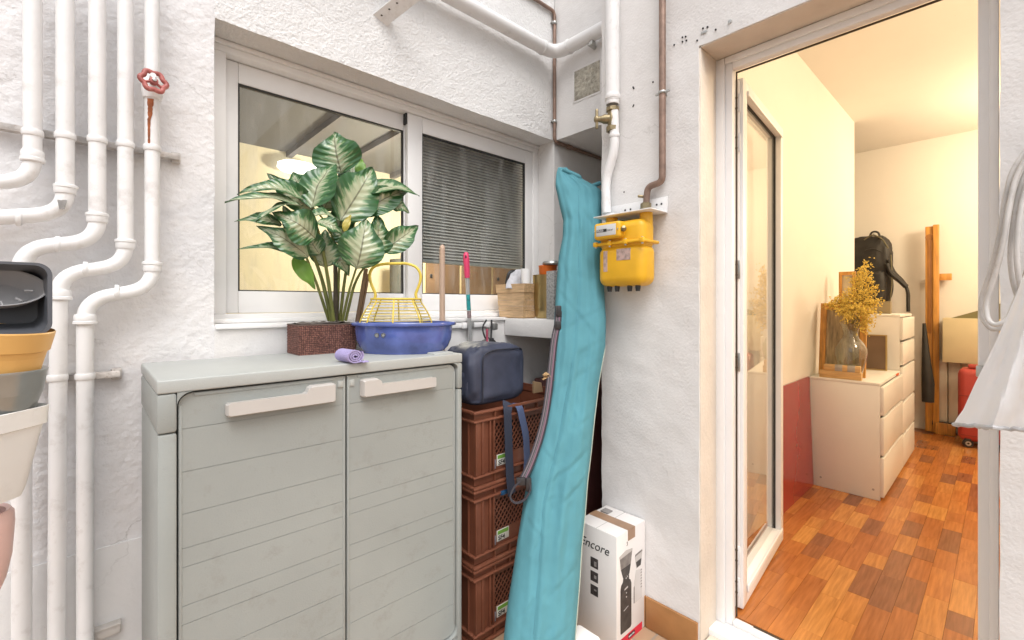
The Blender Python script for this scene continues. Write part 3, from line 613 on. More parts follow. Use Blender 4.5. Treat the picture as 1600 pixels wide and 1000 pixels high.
for yy in (my0 + .04, my0 + .075, my1 - .075, my1 - .04):
    q = MB(); q.lathe([(0, -.018), (.008, -.018), (.010, -.004), (.010, .006), (0, .006)], (1.50, yy, mz0 - .002), 12); q.obj('foot', m_black, gm)
q = MB()
for yy in (my0 + .0, my0 + .07, my0 + .14, my1 - .0): q.lathe([(0, -.0135), (.0045, -.0135), (.0045, .012), (0, .012)], (mx0 - .004, yy, zs), 6)
for k in range(2): q.sphere((mx0 - .0275, my1 - (.012 if k else .117), mz1 - .05), .003, 8, 5)
q.obj('bolts', m_steel, gm, stuff=True)
# shelf bracket carrying the meter
ms = thing('meter_shelf', 'white steel shelf plate under the pipes above the yellow meter', 'shelf', (1.55, .98, 1.52))
q = MB(); q.box((1.475, .862, mz1 + .0125), (1.5985, 1.115, mz1 + .0165), .001); q.box((1.5935, .862, mz1 + .017), (1.5985, 1.115, mz1 + .075), .001); q.obj('plate', m_pipe, ms)
q = MB()
for yy in (.885, .905, 1.045, 1.02): q.sphere((1.5925, yy, mz1 + .05), .004, 8, 5)
q.obj('screws', m_black, ms, stuff=True)
for yy, xx in ((my1 - .026, 1.535), (my0 + .026, 1.535)):
    q = MB(); q.lathe([(.0, .018), (.026, .018), (.026, .028), (.02, .03), (0, .03)], (xx, yy, mz1), 6 if yy < 1 else 20); q.obj('union_nut', m_brass if yy < 1 else m_pipe, ms)
# screw holes in the pillar
t = thing('wall_plug_holes', 'cluster of small dark drill holes left of the top of the door', 'holes', UX(1072, 60, XW))
q = MB()
for (x, y) in ((1066, 58), (1071, 57), (1066, 65), (1072, 63), (1053, 70), (1098, 44), (1105, 42), (1089, 63), (989, 136), (990, 138), (989, 166), (990, 164), (1020, 128), (1118, 46), (975, 300), (980, 326)):
    p = UX(x, y, XW - .0025); q.lathe([(0, 0), (.0032, 0), (.0034, .003)], p, 8, axis=(1, 0, 0))
p = UX(1140, 33, XW - .006); q.obj('holes', m_black, t, stuff=True)
q = MB(); q.lathe([(0, 0), (.006, .001), (.008, .006)], p, 10, axis=(1, 0, 0)); q.obj('plug', m_steel, t); q = MB(); p = UX(1100, 50, XW - .003); q.box(p + V((0, -.01, -.004)), p + V((.002, .012, .004)), .002); q.obj('plug', m_steel, t)

# ================================================================== STORAGE CABINET
m_cab = M('grey_green_plastic', (.30, .318, .305), .45, bump=.16, bscale=240, var=.10, vscale=3, dirt=(.20, .19, .165), damt=.5, dscale=16)
m_cab_lit = M('grey_plastic_top', (.40, .415, .40), .45, bump=.12, bscale=200, var=.06, dirt=(.36, .33, .29), damt=.5, dscale=8)  # lighter copy of the cabinet plastic, painting in the light on its top
m_hand = M('beige_plastic', (.50, .475, .45), .42, var=.05)
X0, X1, YF, YB, ZT, ZB = .111, .953, 1.285, 1.70, .998, FL
cab = thing('storage_cabinet', 'grey green plastic two door garden cabinet under the plant', 'cabinet', ((X0 + X1) / 2, YB, FL))
q = MB()
q.box((X0, YF, ZB), (X0 + .036, YB, .875), .006); q.box((X1 - .020, YF, ZB), (X1, YB, .875), .006)
q.box((X0 + .036, YB - .02, ZB), (X1 - .020, YB, .875)); q.box((X0 + .036, YF + .002, ZB), (X1 - .020, YB - .02, .024), .004); q.box((X0 + .036, YF + .07, .024), (X1 - .02, YF + .08, .875))
q.obj('body', m_cab, cab)
q = MB(); q.box((X0 - .001, YF - .001, .877), (X0 + .036, YB, .966), .006); q.obj('top_corner', m_cab, cab); q = MB(); q.box((X1 - .020, YF - .001, .877), (X1 + .001, YB, .966), .006)
q.obj('top_corner', m_cab, cab)
q = MB(); q.box((X0 - .001, YF - .001, .967), (X1 + .001, YB + .004, ZT), .004, seg=3); q.box((X1 - .10, YF + .02, ZT - .004), (X1 - .02, YB - .04, ZT + .006), .005); q.obj('top', m_cab_lit, cab)
# rounded fillets at the mouth of the opening
def corner(mb, cx, cz, sx, sz, r, y0, y1):
    poly = [V((cx, y0, cz))] + [V((cx + sx * (r - r * math.sin(a)), y0, cz + sz * (r - r * math.cos(a)))) for a in [i * math.pi / 2 / 8 for i in range(9)]]
    mb.prism(poly, (0, y1 - y0, 0))
for cr_ in ((X0 + .036, .967, 1, -1, .03), (X1 - .020, .967, -1, -1, .02), (X1 - .02, .024, -1, 1, .03), (X0 + .036, .024, 1, 1, .03)):
    q = MB(); corner(q, *cr_, YF - .0015, YF + .06); q.obj('opening_corner', m_cab, cab)
GZ = [.029, .134, .24, .337, .425, .468, .558, .602, .682, .78, .88, .962]
def door(x0, x1, left):
    q = MB(); yf = YF + .010; rC = .028
    for a, c in zip(GZ, GZ[1:]):
        za, zb = a + (.0008 if a > .03 else 0), c - (.0008 if c < .96 else 0)
        xa, xb = x0, x1
        poly = []
        def rc(cx, cz, sx, sz):
            return [(cx + sx * (rC - rC * math.sin(t)), cz + sz * (rC - rC * math.cos(t))) for t in [i * math.pi / 2 / 6 for i in range(7)]]
        pts = [(xa, za), (xb, za), (xb, zb), (xa, zb)]
        if c > .96:
            pts = pts[:2] + ([(xb, zb)] + rc(xa, zb, 1, -1) if left else rc(xb, zb, -1, -1)[::-1] + [(xa, zb)])
            if not left: pts = [(xa, za), (xb, za)] + sorted(rc(xb, zb, -1, -1), key=lambda p: p[1]) + [(xa, zb)]
            else: pts = [(xa, za), (xb, za), (xb, zb)] + sorted(rc(xa, zb, 1, -1), key=lambda p: -p[1])
        if a < .03:
            if left: pts = sorted(rc(xa, za, 1, 1), key=lambda p: -p[1]) + [(xb, za), (xb, zb), (xa, zb)]
            else: pts = [(xa, za)] + sorted(rc(xb, za, -1, 1), key=lambda p: p[1]) + [(xb, zb), (xa, zb)]
        # shallow frame proud at sides, board slightly set back
        q.prism([V((x, yf, z)) for x, z in pts], (0, .03, 0))
    q.box((x0 + .004, yf + .0016, GZ[0] + .012), (x1 - .004, yf + .032, GZ[-1] - .012))
    e = .007
    q.box(((x0 + .0005) if left else x1 - e, yf - .0022, .06), (x0 + e if left else x1 - .0005, yf + .02, .935), .002); q.box((x1 - e if left else x0 + .0005, yf - .0022, .034), (x1 - .0005 if left else x0 + e, yf + .02, .957), .002)
    q.box((x0 + .03, yf - .0022, .953), (x1 - .03, yf + .01, .9615), .002)
    return q.obj('door', m_cab, cab, ang=25)
dl = door(.1505, .5425, True); dr = door(.5475, .9295, False)
def handle(xa, xk, xb, d, par):
    # profile in x,z: low bar from xa to xk, tall block from xk to xb
    z0, z1, z2 = .896, .928, .948; s = 1 if xb > xa else -1
    pr = [(xa, z0 + .004), (xa + s * .004, z0), (xb - s * .004, z0), (xb, z0 + .004), (xb, z2 - .004), (xb - s * .004, z2), (xk + s * .010, z2), (xk + s * .002, z2 - .005), (xk - s * .003, z1 + .004), (xk - s * .010, z1), (xa + s * .004, z1), (xa, z1 - .004)]
    q = MB(); yb = YF + .0095; n = len(pr); f = .028
    cx = sum(p[0] for p in pr) / n
    back = [V((x, yb, z)) for x, z in pr]; mid = [V((x, yb - f + .006, z)) for x, z in pr]
    fr = [V((x + (-.003 if x > cx else .003), yb - f, z - .003 if z > .93 else z + .003)) for x, z in pr]
    vs = back + mid + fr; fs = [tuple(range(n)), tuple(range(3 * n - 1, 2 * n - 1, -1))]
    for L0 in (0, n): fs += [(L0 + i, L0 + (i + 1) % n, L0 + n + (i + 1) % n, L0 + n + i) for i in range(n)]
    q.add(vs, fs); q.obj('handle', m_hand, par, ang=30)
handle(.243, .432, .506, 1, dl); handle(.838, .640, .586, 1, dr)
for xx in (.520, .5535):
    q = MB(); q.box((xx, YF + .0075, .930), (xx + .016, YF + .012, .950), .001); q.box((xx + .002, YF + .006, .9325), (xx + .0135, YF + .0074, .9475), .001); q.obj('latch', m_cab_lit, dl if xx < .54 else dr)
# ================================================================== ON THE CABINET
ZC = ZT + .0005
m_weave = bpy.data.materials.new('woven_brown'); n, l, bs = nodes(m_weave)
tc = n.new('ShaderNodeTexCoord'); w1 = n.new('ShaderNodeTexVoronoi'); w1.inputs['Scale'].default_value = 150; w1.inputs['Randomness'].default_value = .35; l.new(tc.outputs['Object'], w1.inputs['Vector'])
rp = n.new('ShaderNodeValToRGB'); rp.color_ramp.elements[0].color = (.34, .15, .11, 1); rp.color_ramp.elements[1].color = (.07, .025, .02, 1); rp.color_ramp.elements[0].position = .15; rp.color_ramp.elements[1].position = .62; l.new(w1.outputs['Distance'], rp.inputs[0]); l.new(rp.outputs[0], bs.inputs['Base Color'])
bp = n.new('ShaderNodeBump'); bp.invert = True; bp.inputs['Strength'].default_value = .8; bp.inputs['Distance'].default_value = .003; l.new(w1.outputs['Distance'], bp.inputs['Height']); l.new(bp.outputs[0], bs.inputs['Normal']); bs.inputs['Roughness'].default_value = .6
px0, px1, py0, py1 = .510, .703, 1.590, 1.712; pz = 1.103
plt = thing('planter', 'brown woven rectangular planter standing on the cabinet', 'planter', ((px0 + px1) / 2, 1.65, ZC))
# woven box built from strands: horizontal bands over a core, plus uprights
q = MB(); th = .007
for (a, c) in (((px0, py0), (px1, py0 + th)), ((px0, py1 - th), (px1, py1)), ((px0, py0 + th), (px0 + th, py1 - th)), ((px1 - th, py0 + th), (px1, py1 - th))): q.box((a[0], a[1], ZC), (c[0], c[1], pz - .002))
q.box((px0 + th, py0 + th, ZC), (px1 - th, py1 - th, ZC + .01)); q.obj('basket', m_weave, plt)
q = MB(); nx = 34; nz = 18
for i in range(nx):
    for j in range(nz):
        x = px0 + (i + .5) * (px1 - px0) / nx; z = ZC + .004 + (j + .5) * (pz - .008 - ZC) / nz; e = (i + j) % 2
        q.add([(x - .0026, py0 - .0005, z - .0018), (x + .0026, py0 - .0005, z - .0018), (x + .0026, py0 - .0005, z + .0018), (x - .0026, py0 - .0005, z + .0018), (x, py0 - (.0028 if e else .0014), z)], [(0, 1, 4), (1, 2, 4), (2, 3, 4), (3, 0, 4)])
ny = 22
for i in range(ny):
    for j in range(nz):
        y = py0 + (i + .5) * (py1 - py0) / ny; z = ZC + .004 + (j + .5) * (pz - .008 - ZC) / nz; e = (i + j) % 2
        q.add([(px0 - .0005, y - .0026, z - .0018), (px0 - .0005, y + .0026, z - .0018), (px0 - .0005, y + .0026, z + .0018), (px0 - .0005, y - .0026, z + .0018), (px0 - (.0028 if e else .0014), y, z)], [(0, 1, 4), (1, 2, 4), (2, 3, 4), (3, 0, 4)])
q.obj('weave', m_weave, plt, stuff=True, smooth=False)
q = MB(); q.box((px0 - .002, py0 - .002, pz - .0055), (px1 + .002, py1 + .002, pz - .002), .0015); q.obj('rim', M('dark_woven_rim', (.17, .12, .10), .7), plt)
q = MB(); q.grid(lambda u, v: V((px0 + .006 + (px1 - px0 - .012) * u, py0 + .006 + (py1 - py0 - .012) * v, pz + .001 + .006 * noise.noise(V((u * 7, v * 5, 1))))), 24, 14); q.obj('soil', M('pebbly_grey_soil', (.16, .14, .13), .95, bump=1, bscale=120, var=.6, vscale=90), plt, stuff=True)

# ---- plant
def leafmat():
    m = bpy.data.materials.new('variegated_leaf'); n, l, bs = nodes(m); bs.inputs['Roughness'].default_value = .3; bs.inputs['Specular IOR Level'].default_value = .6
    uv = n.new('ShaderNodeUVMap'); uv.uv_map = 'UVMap'; sp = n.new('ShaderNodeSeparateXYZ'); l.new(uv.outputs[0], sp.inputs[0])
    def math_(op, a, b_=None, c=None):
        x = n.new('ShaderNodeMath'); x.operation = op
        for i, q_ in enumerate((a, b_, c)):
            if q_ is None: continue
            if isinstance(q_, (int, float)): x.inputs[i].default_value = q_
            else: l.new(q_, x.inputs[i])
        return x.outputs[0]
    d = math_('ABSOLUTE', math_('MULTIPLY_ADD', sp.outputs[0], 2, -1))          # 0 midrib .. 1 edge
    oi = n.new('ShaderNodeObjectInfo')
    # feathered veins: noise in (d, v - .55 d)
    vv = math_('SUBTRACT', sp.outputs[1], math_('MULTIPLY', d, .20))
    cb = n.new('ShaderNodeCombineXYZ'); l.new(math_('MULTIPLY', d, 1.6), cb.inputs[0]); l.new(math_('MULTIPLY', vv, 13), cb.inputs[1]); l.new(math_('MULTIPLY', oi.outputs['Random'], 40), cb.inputs[2])
    nz = n.new('ShaderNodeTexNoise'); nz.inputs['Scale'].default_value = 1.3; nz.inputs['Detail'].default_value = 5; l.new(cb.outputs[0], nz.inputs['Vector'])
    f = math_('ADD', d, math_('MULTIPLY', math_('SUBTRACT', nz.outputs[0], .5), 1.7))
    tipf = math_('MULTIPLY', math_('POWER', sp.outputs[1], 3.0), .35)
    f = math_('ADD', f, tipf)
    f = math_('ADD', f, math_('MULTIPLY', math_('SUBTRACT', oi.outputs['Random'], .5), .30))
    rp = n.new('ShaderNodeValToRGB'); l.new(f, rp.inputs[0]); cr = rp.color_ramp
    cr.elements[0].position = .22; cr.elements[0].color = (.36, .39, .25, 1); cr.elements[1].position = .74; cr.elements[1].color = (.024, .092, .026, 1)
    e = cr.elements.new(.5); e.color = (.17, .25, .13, 1); e = cr.elements.new(.58); e.color = (.05, .15, .04, 1)
    # midrib and side veins
    vw = n.new('ShaderNodeMath'); vw.operation = 'SINE'; l.new(math_('MULTIPLY', math_('SUBTRACT', sp.outputs[1], math_('MULTIPLY', d, .22)), 52), vw.inputs[0])
    side = math_('MULTIPLY', math_('GREATER_THAN', vw.outputs[0], .985), .14)
    mid = math_('LESS_THAN', d, .035); ms_ = math_('MAXIMUM', side, math_('MULTIPLY', mid, .8))
    mx = n.new('ShaderNodeMix'); mx.data_type = 'RGBA'; l.new(ms_, mx.inputs[0]); l.new(rp.outputs[0], mx.inputs[6]); mx.inputs[7].default_value = (.10, .10, .055, 1)
    l.new(mx.outputs[2], bs.inputs['Base Color'])
    bp = n.new('ShaderNodeBump'); bp.inputs['Strength'].default_value = .35; bp.inputs['Distance'].default_value = .003; l.new(vw.outputs[0], bp.inputs['Height']); l.new(bp.outputs[0], bs.inputs['Normal'])
    bs.inputs['Subsurface Weight'].default_value = 0
    return m
m_leaf = leafmat()
m_leaf2 = M('fresh_green_leaf', (.16, .33, .05), .4, var=.35, vscale=12)  # bright green paints in the backlight on the low left leaf
m_leaf3 = M('yellowing_leaf', (.45, .38, .08), .45, var=.4, vscale=20)
m_stem = M('green_stem', (.17, .19, .05), .5, var=.45, vscale=18, bump=.3, bscale=60)
m_trunk = M('brown_stem', (.085, .07, .045), .75, var=.4, vscale=30, bump=.6, bscale=50)
plant = thing('potted_plant', 'tall leafy plant with cream and green variegated leaves in the woven planter', 'plant', (.61, 1.65, pz))
def leaf(b0, b1, wpx, yb, yt, droop=.02, fold=.25, nrm=(-.55, -.75, .45), mat=None, nose=1.0, twist=0, label=None):
    B = UY(b0[0], b0[1], yb); T = UY(b1[0], b1[1], yt); ax = T - B; Ln = ax.length
    dep = (B + T).dot(FW) / 2; W = wpx * dep / F_ * random.uniform(.94, 1.08); twist += random.uniform(-.22, .22); droop *= random.uniform(.7, 1.7)
    nv, nu = 17, 9; N = V(nrm).normalized(); N = (N - ax.normalized() * N.dot(ax.normalized())).normalized()
    N = Matrix.Rotation(twist, 3, ax.normalized()) @ N
    sd = ax.normalized().cross(N); vs = []; uvs = []; seed = random.random() * 50
    for j in range(nv):
        v = j / (nv - 1)
        wv = W / 2 * (max(0, math.sin(math.pi * v ** .72)) ** .85 if v < .999 else 0)
        if v > .62: wv *= 1 - .28 * math.sin((v - .62) / .38 * math.pi)
        c = B + ax * v + N * (droop * 4 * v * (1 - v) - droop * 1.2 * v * v * v)
        for i in range(nu):
            u = i / (nu - 1) * 2 - 1
            p = c + sd * (u * wv) + N * (fold * abs(u) ** 1.3 * wv - .10 * wv * u * u)
            p += N * (.05 * W * math.sin(v * 11 + seed + (2 if u > 0 else 0)) * u * u + .006 * noise.noise(V((u * 2, v * 4, seed))))
            vs.append(p); uvs.append(((u + 1) / 2, v))
    mb = MB(); mb.add(vs, [(j * nu + i, j * nu + i + 1, (j + 1) * nu + i + 1, (j + 1) * nu + i) for j in range(nv - 1) for i in range(nu - 1)])
    o = mb.obj('leaf', mat or m_leaf, plant, recalc=False, ang=180)
    ul = o.data.uv_layers.new(name='UVMap')
    for lp in o.data.loops: ul.data[lp.index].uv = uvs[lp.vertex_index]
    if label: o['label'] = label
    return o
Ym = 1.64
leaf((534, 272), (520, 203), 74, 1.64, 1.66, .012, .18, (-.5, -.85, .1))
leaf((487, 326), (521, 250), 66, 1.60, 1.62, .014, .22, (-.6, -.75, .15))
leaf((532, 345), (586, 258), 70, 1.58, 1.60, .014, .22, (-.3, -.9, .2))
leaf((560, 302), (656, 297), 46, 1.62, 1.56, .022, .35, (-.3, -.7, .65))
leaf((558, 336), (642, 292), 44, 1.61, 1.58, .016, .3, (-.5, -.85, -.05))
leaf((474, 312), (373, 292), 44, 1.60, 1.60, .026, .4, (-.35, -.7, .6))
leaf((490, 330), (416, 270), 40, 1.63, 1.66, .012, .2, (-.8, -.5, .5))
leaf((470, 322), (352, 307), 36, 1.56, 1.56, .02, .35, (-.2, -.6, .8))
leaf((474, 320), (397, 338), 34, 1.53, 1.50, .012, .2, (-.75, -.35, .75))
leaf((440, 352), (370, 340), 20, 1.57, 1.56, .012, .4, (-.2, -.8, .5))
leaf((482, 402), (404, 350), 42, 1.54, 1.54, .016, .28, (-.5, -.85, .2))
leaf((470, 406), (377, 380), 18, 1.57, 1.56, .02, .4, (-.1, -.8, .6))
leaf((458, 402), (494, 452), 24, 1.60, 1.58, .01, .25, (-.4, -.9, .1), m_leaf2, label='small bright green leaf hanging low on the left')
leaf((492, 372), (432, 330), 58, 1.52, 1.50, .014, .2, (-.5, -.8, .35))
leaf((557, 420), (574, 340), 66, 1.53, 1.52, .014, .2, (-.35, -.92, .1))
leaf((598, 394), (657, 350), 40, 1.58, 1.54, .018, .35, (-.1, -.9, .3))
leaf((585, 400), (592, 335), 50, 1.57, 1.57, .014, .3, (.1, -.95, .2))
leaf((508, 418), (508, 358), 44, 1.59, 1.58, .012, .3, (-.6, -.8, -.1))
leaf((520, 398), (548, 430), 26, 1.58, 1.56, .01, .3, (-.3, -.9, .2))
leaf((496, 346), (536, 364), 30, 1.50, 1.48, .012, .3, (-.3, -.7, .6))
leaf((538, 362), (548, 334), 11, 1.56, 1.56, .006, .3, (-.4, -.9, .1), m_leaf3, label='small yellowing leaf in the middle')
leaf((560, 276), (566, 246), 16, 1.65, 1.66, .006, .3, (-.4, -.9, .1), m_leaf2, label='small green leaf tip at the top right')
leaf((548, 300), (552, 250), 40, 1.68, 1.70, .012, .3, (-.2, -.95, .1))
leaf((475, 300), (455, 268), 36, 1.70, 1.71, .01, .3, (-.5, -.85, .1))
leaf((610, 320), (640, 330), 26, 1.60, 1.56, .01, .3, (-.1, -.9, .4))
leaf((505, 330), (530, 290), 40, 1.66, 1.67, .012, .2, (-.5, -.85, .2))
leaf((545, 380), (515, 350), 34, 1.60, 1.57, .012, .3, (-.5, -.8, .3))
def stem(pts, r0, r1, mat, name='stem'):
    q = MB(); P = fillet([UY(*p) for p in pts], .08, 6); n = len(P); q.tube(P, [r0 + (r1 - r0) * i / (n - 1) for i in range(n)], 10); q.obj(name, mat, plant)
leaf((515, 330), (498, 262), 44, 1.68, 1.70, .012, .25, (-.5, -.85, .1))
leaf((548, 330), (610, 300), 34, 1.66, 1.64, .016, .3, (-.2, -.9, .3))
leaf((522, 372), (548, 312), 40, 1.63, 1.62, .012, .25, (-.4, -.9, .1))
leaf((476, 368), (440, 322), 34, 1.60, 1.60, .014, .25, (-.6, -.7, .3))
leaf((500, 398), (470, 352), 34, 1.57, 1.56, .012, .25, (-.5, -.8, .2))
leaf((552, 408), (540, 362), 30, 1.57, 1.56, .01, .25, (-.3, -.9, .1))
leaf((530, 345), (470, 336), 30, 1.55, 1.52, .014, .3, (-.4, -.6, .7))
stem([(524, 501, 1.66), (525, 440, 1.655), (522, 370, 1.65), (520, 300, 1.645)], .0095, .005, m_trunk, 'trunk')
stem([(518, 501, 1.64), (502, 430, 1.61), (484, 385, 1.57), (470, 325, 1.56)], .007, .004, m_stem)
stem([(514, 501, 1.65), (494, 440, 1.61), (478, 400, 1.56)], .0055, .004, m_stem)
stem([(531, 501, 1.66), (538, 440, 1.63), (546, 390, 1.60), (560, 310, 1.62)], .006, .004, m_stem)
stem([(540, 501, 1.645), (553, 445, 1.61), (566, 420, 1.57), (598, 392, 1.57)], .0055, .0035, m_stem)
stem([(521, 501, 1.63), (512, 430, 1.59), (500, 370, 1.55), (492, 345, 1.53)], .007, .004, m_stem)
stem([(527, 501, 1.67), (530, 420, 1.64), (532, 345, 1.60)], .005, .003, m_stem)
stem([(535, 501, 1.635), (545, 455, 1.58), (557, 418, 1.54)], .005, .0035, m_stem)
stem([(522, 380, 1.65), (512, 350, 1.62), (490, 325, 1.60)], .004, .003, m_stem)

# ---- blue glazed oval basin
m_blue = M('blue_glaze', (.095, .135, .40), .12, var=.6, vscale=10, coat=.5, dirt=(.03, .10, .17), damt=.8, dscale=11)
bc = V((.834, 1.474, ZC)); bzr = RT
ba = math.atan2(RT.y, RT.x)
basin = thing('basin', 'blue glazed oval ceramic basin on the front right of the cabinet', 'basin', bc)
q = MB(); q.lathe([(0, .004), (.130, .004), (.134, 0), (.144, 0), (.146, .008), (.158, .020), (.169, .045), (.173, .075), (.173, .088), (.173, .094), (.186, .097), (.188, .103), (.184, .108), (.172, .107), (.165, .09), (.155, .05), (.13, .02), (.0, .014)], bc, 72, 1, .72, ba); q.obj('bowl', m_blue, basin, ang=55)
q = MB()
for dx in (-.062, -.040):
    p = bc + RT * dx - FW * .121 + V((0, 0, .068)); q.lathe([(0, .004), (.004, .004), (.006, 0), (.0075, .001), (.0078, .004)], p, 12, axis=-FW + V((0, 0, -.3)))
q.obj('drain_plug', m_steel, basin)
# ---- rolled lilac towel
tc0 = UZ(545, 555, ZC + .021)
dirT = (RT * .62 - FW * .55).normalized(); sideT = V((0, 0, 1)).cross(dirT).normalized()
tw = thing('towel', 'small rolled lilac cloth lying on the cabinet edge before the basin', 'towel', (tc0.x, tc0.y, ZC))
q = MB(); path = []
for k in range(110):
    a = k / 109 * 2 * math.pi * 3.1; rr = .0035 + .0185 * k / 109; path.append((rr * math.cos(a) * 1.18, rr * math.sin(a) * .92))
vs = []; hl = .038
for k, (x, z) in enumerate(path):
    a = k / 109 * 2 * math.pi * 3.1; nx, nz = math.cos(a), math.sin(a)
    for e in (-1, 1):
        for s_ in (-1, 1):
            edge = hl * (1 + .05 * noise.noise(V((k * .15, e, 0))))
            vs.append(tc0 + sideT * (x + nx * .0021 * s_) + V((0, 0, z + nz * .0021 * s_)) + dirT * edge * e)
fs = []
for k in range(109):
    a = k * 4; c = a + 4
    fs += [(a, a + 2, c + 2, c), (a + 1, c + 1, c + 3, a + 3), (a, c, c + 1, a + 1), (a + 2, a + 3, c + 3, c + 2)]
q.add(vs, fs); m_lil = M('lilac_fleece', (.37, .32, .56), .95, bump=.8, bscale=240, var=.12, vscale=30); q.obj('roll', m_lil, tw)
q = MB(); e0 = tc0 + dirT * .03 + sideT * -.0; q.grid(lambda u, v: tc0 + dirT * (-.03 + .066 * u) - V((0, 0, .0205)) + (RT * .9 + FW * .5) * (.012 + .026 * v) + V((0, 0, .002 + .004 * noise.noise(V((u * 3, v * 3, 5))))), 10, 8); q.obj('loose_edge', m_lil, tw, solid=.003)

# ---- yellow wire basket in the basin
m_yw = M('yellow_coated_wire', (.72, .55, .08), .4, var=.15, vscale=30, dirt=(.25, .14, .04), damt=.7, dscale=40)
yc = UD(619, 475, 1.66); yc.z = 0
yb = thing('wire_basket', 'yellow wire egg basket with arched handle standing in the blue basin', 'basket', (yc.x, yc.y, 1.03))
def prof(z):   # radius
    return interp([(1.018, .085), (1.05, .112), (1.10, .128), (1.125, .120), (1.15, .106), (1.17, .094), (1.182, .083), (1.188, .086)], z)
q = MB()
for k in range(15):
    z = 1.022 + k * .0112; r_ = prof(z); q.tube([yc + V((r_ * math.cos(a), r_ * math.sin(a), z)) for a in [i * 2 * math.pi / 40 for i in range(41)]], .0013, 6, cap=False)
q.obj('wire_hoops', m_yw, yb, stuff=True)
for k in range(8):
    a = 2 * math.pi * k / 8 + .2
    q = MB(); q.tube([yc + V((prof(z) * math.cos(a), prof(z) * math.sin(a), z)) for z in [1.018 + i * .0142 for i in range(13)]], .0026, 8); q.obj('upright_wire', m_yw, yb)
q = MB(); q.tube([yc + V((.088 * math.cos(a), .088 * math.sin(a), 1.188)) for a in [i * 2 * math.pi / 40 for i in range(41)]], .0034, 8, cap=False); q.tube([yc + V((.090 * math.cos(a), .090 * math.sin(a), 1.177)) for a in [i * 2 * math.pi / 40 for i in range(41)]], .0022, 8, cap=False); q.obj('rim', m_yw, yb)
hp = [(-.078, 1.19), (-.074, 1.205), (-.094, 1.25), (-.098, 1.28), (-.085, 1.305), (-.05, 1.316), (.04, 1.318), (.075, 1.305), (.090, 1.278), (.088, 1.25), (.070, 1.205), (.074, 1.19)]
q = MB(); q.tube(fillet([yc + RT * x + V((0, 0, z)) for x, z in hp], .03, 5), .0052, 10); q.obj('handle', m_yw, yb)
q = MB()
for sx in (-1, 1): q.tube([yc + RT * (sx * .074) + V((0, 0, 1.188)) + (RT * math.cos(a) * .009 + V((0, 0, math.sin(a) * .012 + .008))) for a in [i * math.pi / 8 for i in range(17)]], .002, 6, cap=False)
q.obj('hinge_loop', m_pvc, yb)

# ---- sticks
q = MB(); a = UY(572, 420, 1.70); c = V((.735, 1.69, ZC)); q.tube([c, UY(566, 455, 1.70), a], [.0075, .008, .008], 10); q.tube([c + V((.012, .006, 0)), a + V((.013, .004, -.02))], .0055, 8)
tag(q.obj('wooden_stake', M('weathered_stake', (.23, .145, .085), .7, bump=.5, bscale=20, stretch=(6, 6, 1), var=.4)), 'thin brown wooden stakes standing between plant and yellow basket', 'stake')
q = MB(); p = UY(691, 388, 1.695); q.tube([(p.x, p.y, FL + .001), (p.x, p.y, p.z - .01), (p.x, p.y, p.z), (p.x, p.y, p.z + .010), (p.x, p.y, p.z + .016)], [.0125, .0125, .0125, .010, .004], 16)
tag(q.obj('broom_handle', M('pale_broom_wood', (.56, .40, .30), .5, var=.12)), 'pale wooden broom handle standing behind the blue basin', 'broom handle')
# ---- mop with pink grip
bt = UY(728, 394, 1.685); bb = UY(736, 552, 1.705); dd = (bb - bt).normalized(); bot = bt + dd * ((bt.z - FL - .002) / -dd.z)
mop = thing('mop_handle', 'silver mop handle with bright pink grip hanging on the wall rail', 'mop', bot)
q = MB(); q.tube([bt + dd * .10, bot], .0095, 14); q.obj('pole', M('silver_pole', (.60, .60, .60), .3, .6, var=.1), mop)
q = MB(); q.tube([bt, bt + dd * .006, bt + dd * .03, bt + dd * .09, bt + dd * .118], [.006, .012, .0145, .0135, .012], 16); q.obj('grip', M('pink_grip', (.72, .06, .16), .4, var=.06), mop)
q = MB(); q.sphere(bt + dd * .022 - FW * .0135, .005, 10, 6, (.7, .7, 1.6)); q.obj('hang_hole', m_black, mop)
q = MB(); q.tube([bt + dd * .195, bt + dd * .268], .0099, 14); q.obj('teal_label', M('teal_print', (.03, .33, .34), .4, var=.5, vscale=60), mop)
q = MB(); q.tube([bt + dd * .271, bt + dd * .305], .0099, 14); q.obj('small_label', M('small_print', (.30, .22, .22), .5, var=.9, vscale=110), mop)
# ---- tool rail on the wall with clips
rz_ = UY(735, 508, YW - .01).z; ra = UY(700, 508, YW - .01).x; rb = UY(772, 508, YW - .01).x
tr = thing('tool_rail', 'white wall rail with clips holding the mop below the window sill', 'tool rail', (ra, YW, rz_))
q = MB(); q.box((ra - .05, YW - .014, rz_ - .012), (rb, YW - .003, rz_ + .012), .003); q.obj('rail', m_pipe, tr)
for x in (724, 735, 762):
    c = UY(x, 508, YW - .014).x; q = MB(); q.box((c - .012, YW - .032, rz_ - .014), (c + .010, YW - .0145, rz_ + .014), .003); q.obj('rail_clip', m_pvc if x != 735 else M('grey_clip', (.25, .25, .25), .5), tr)
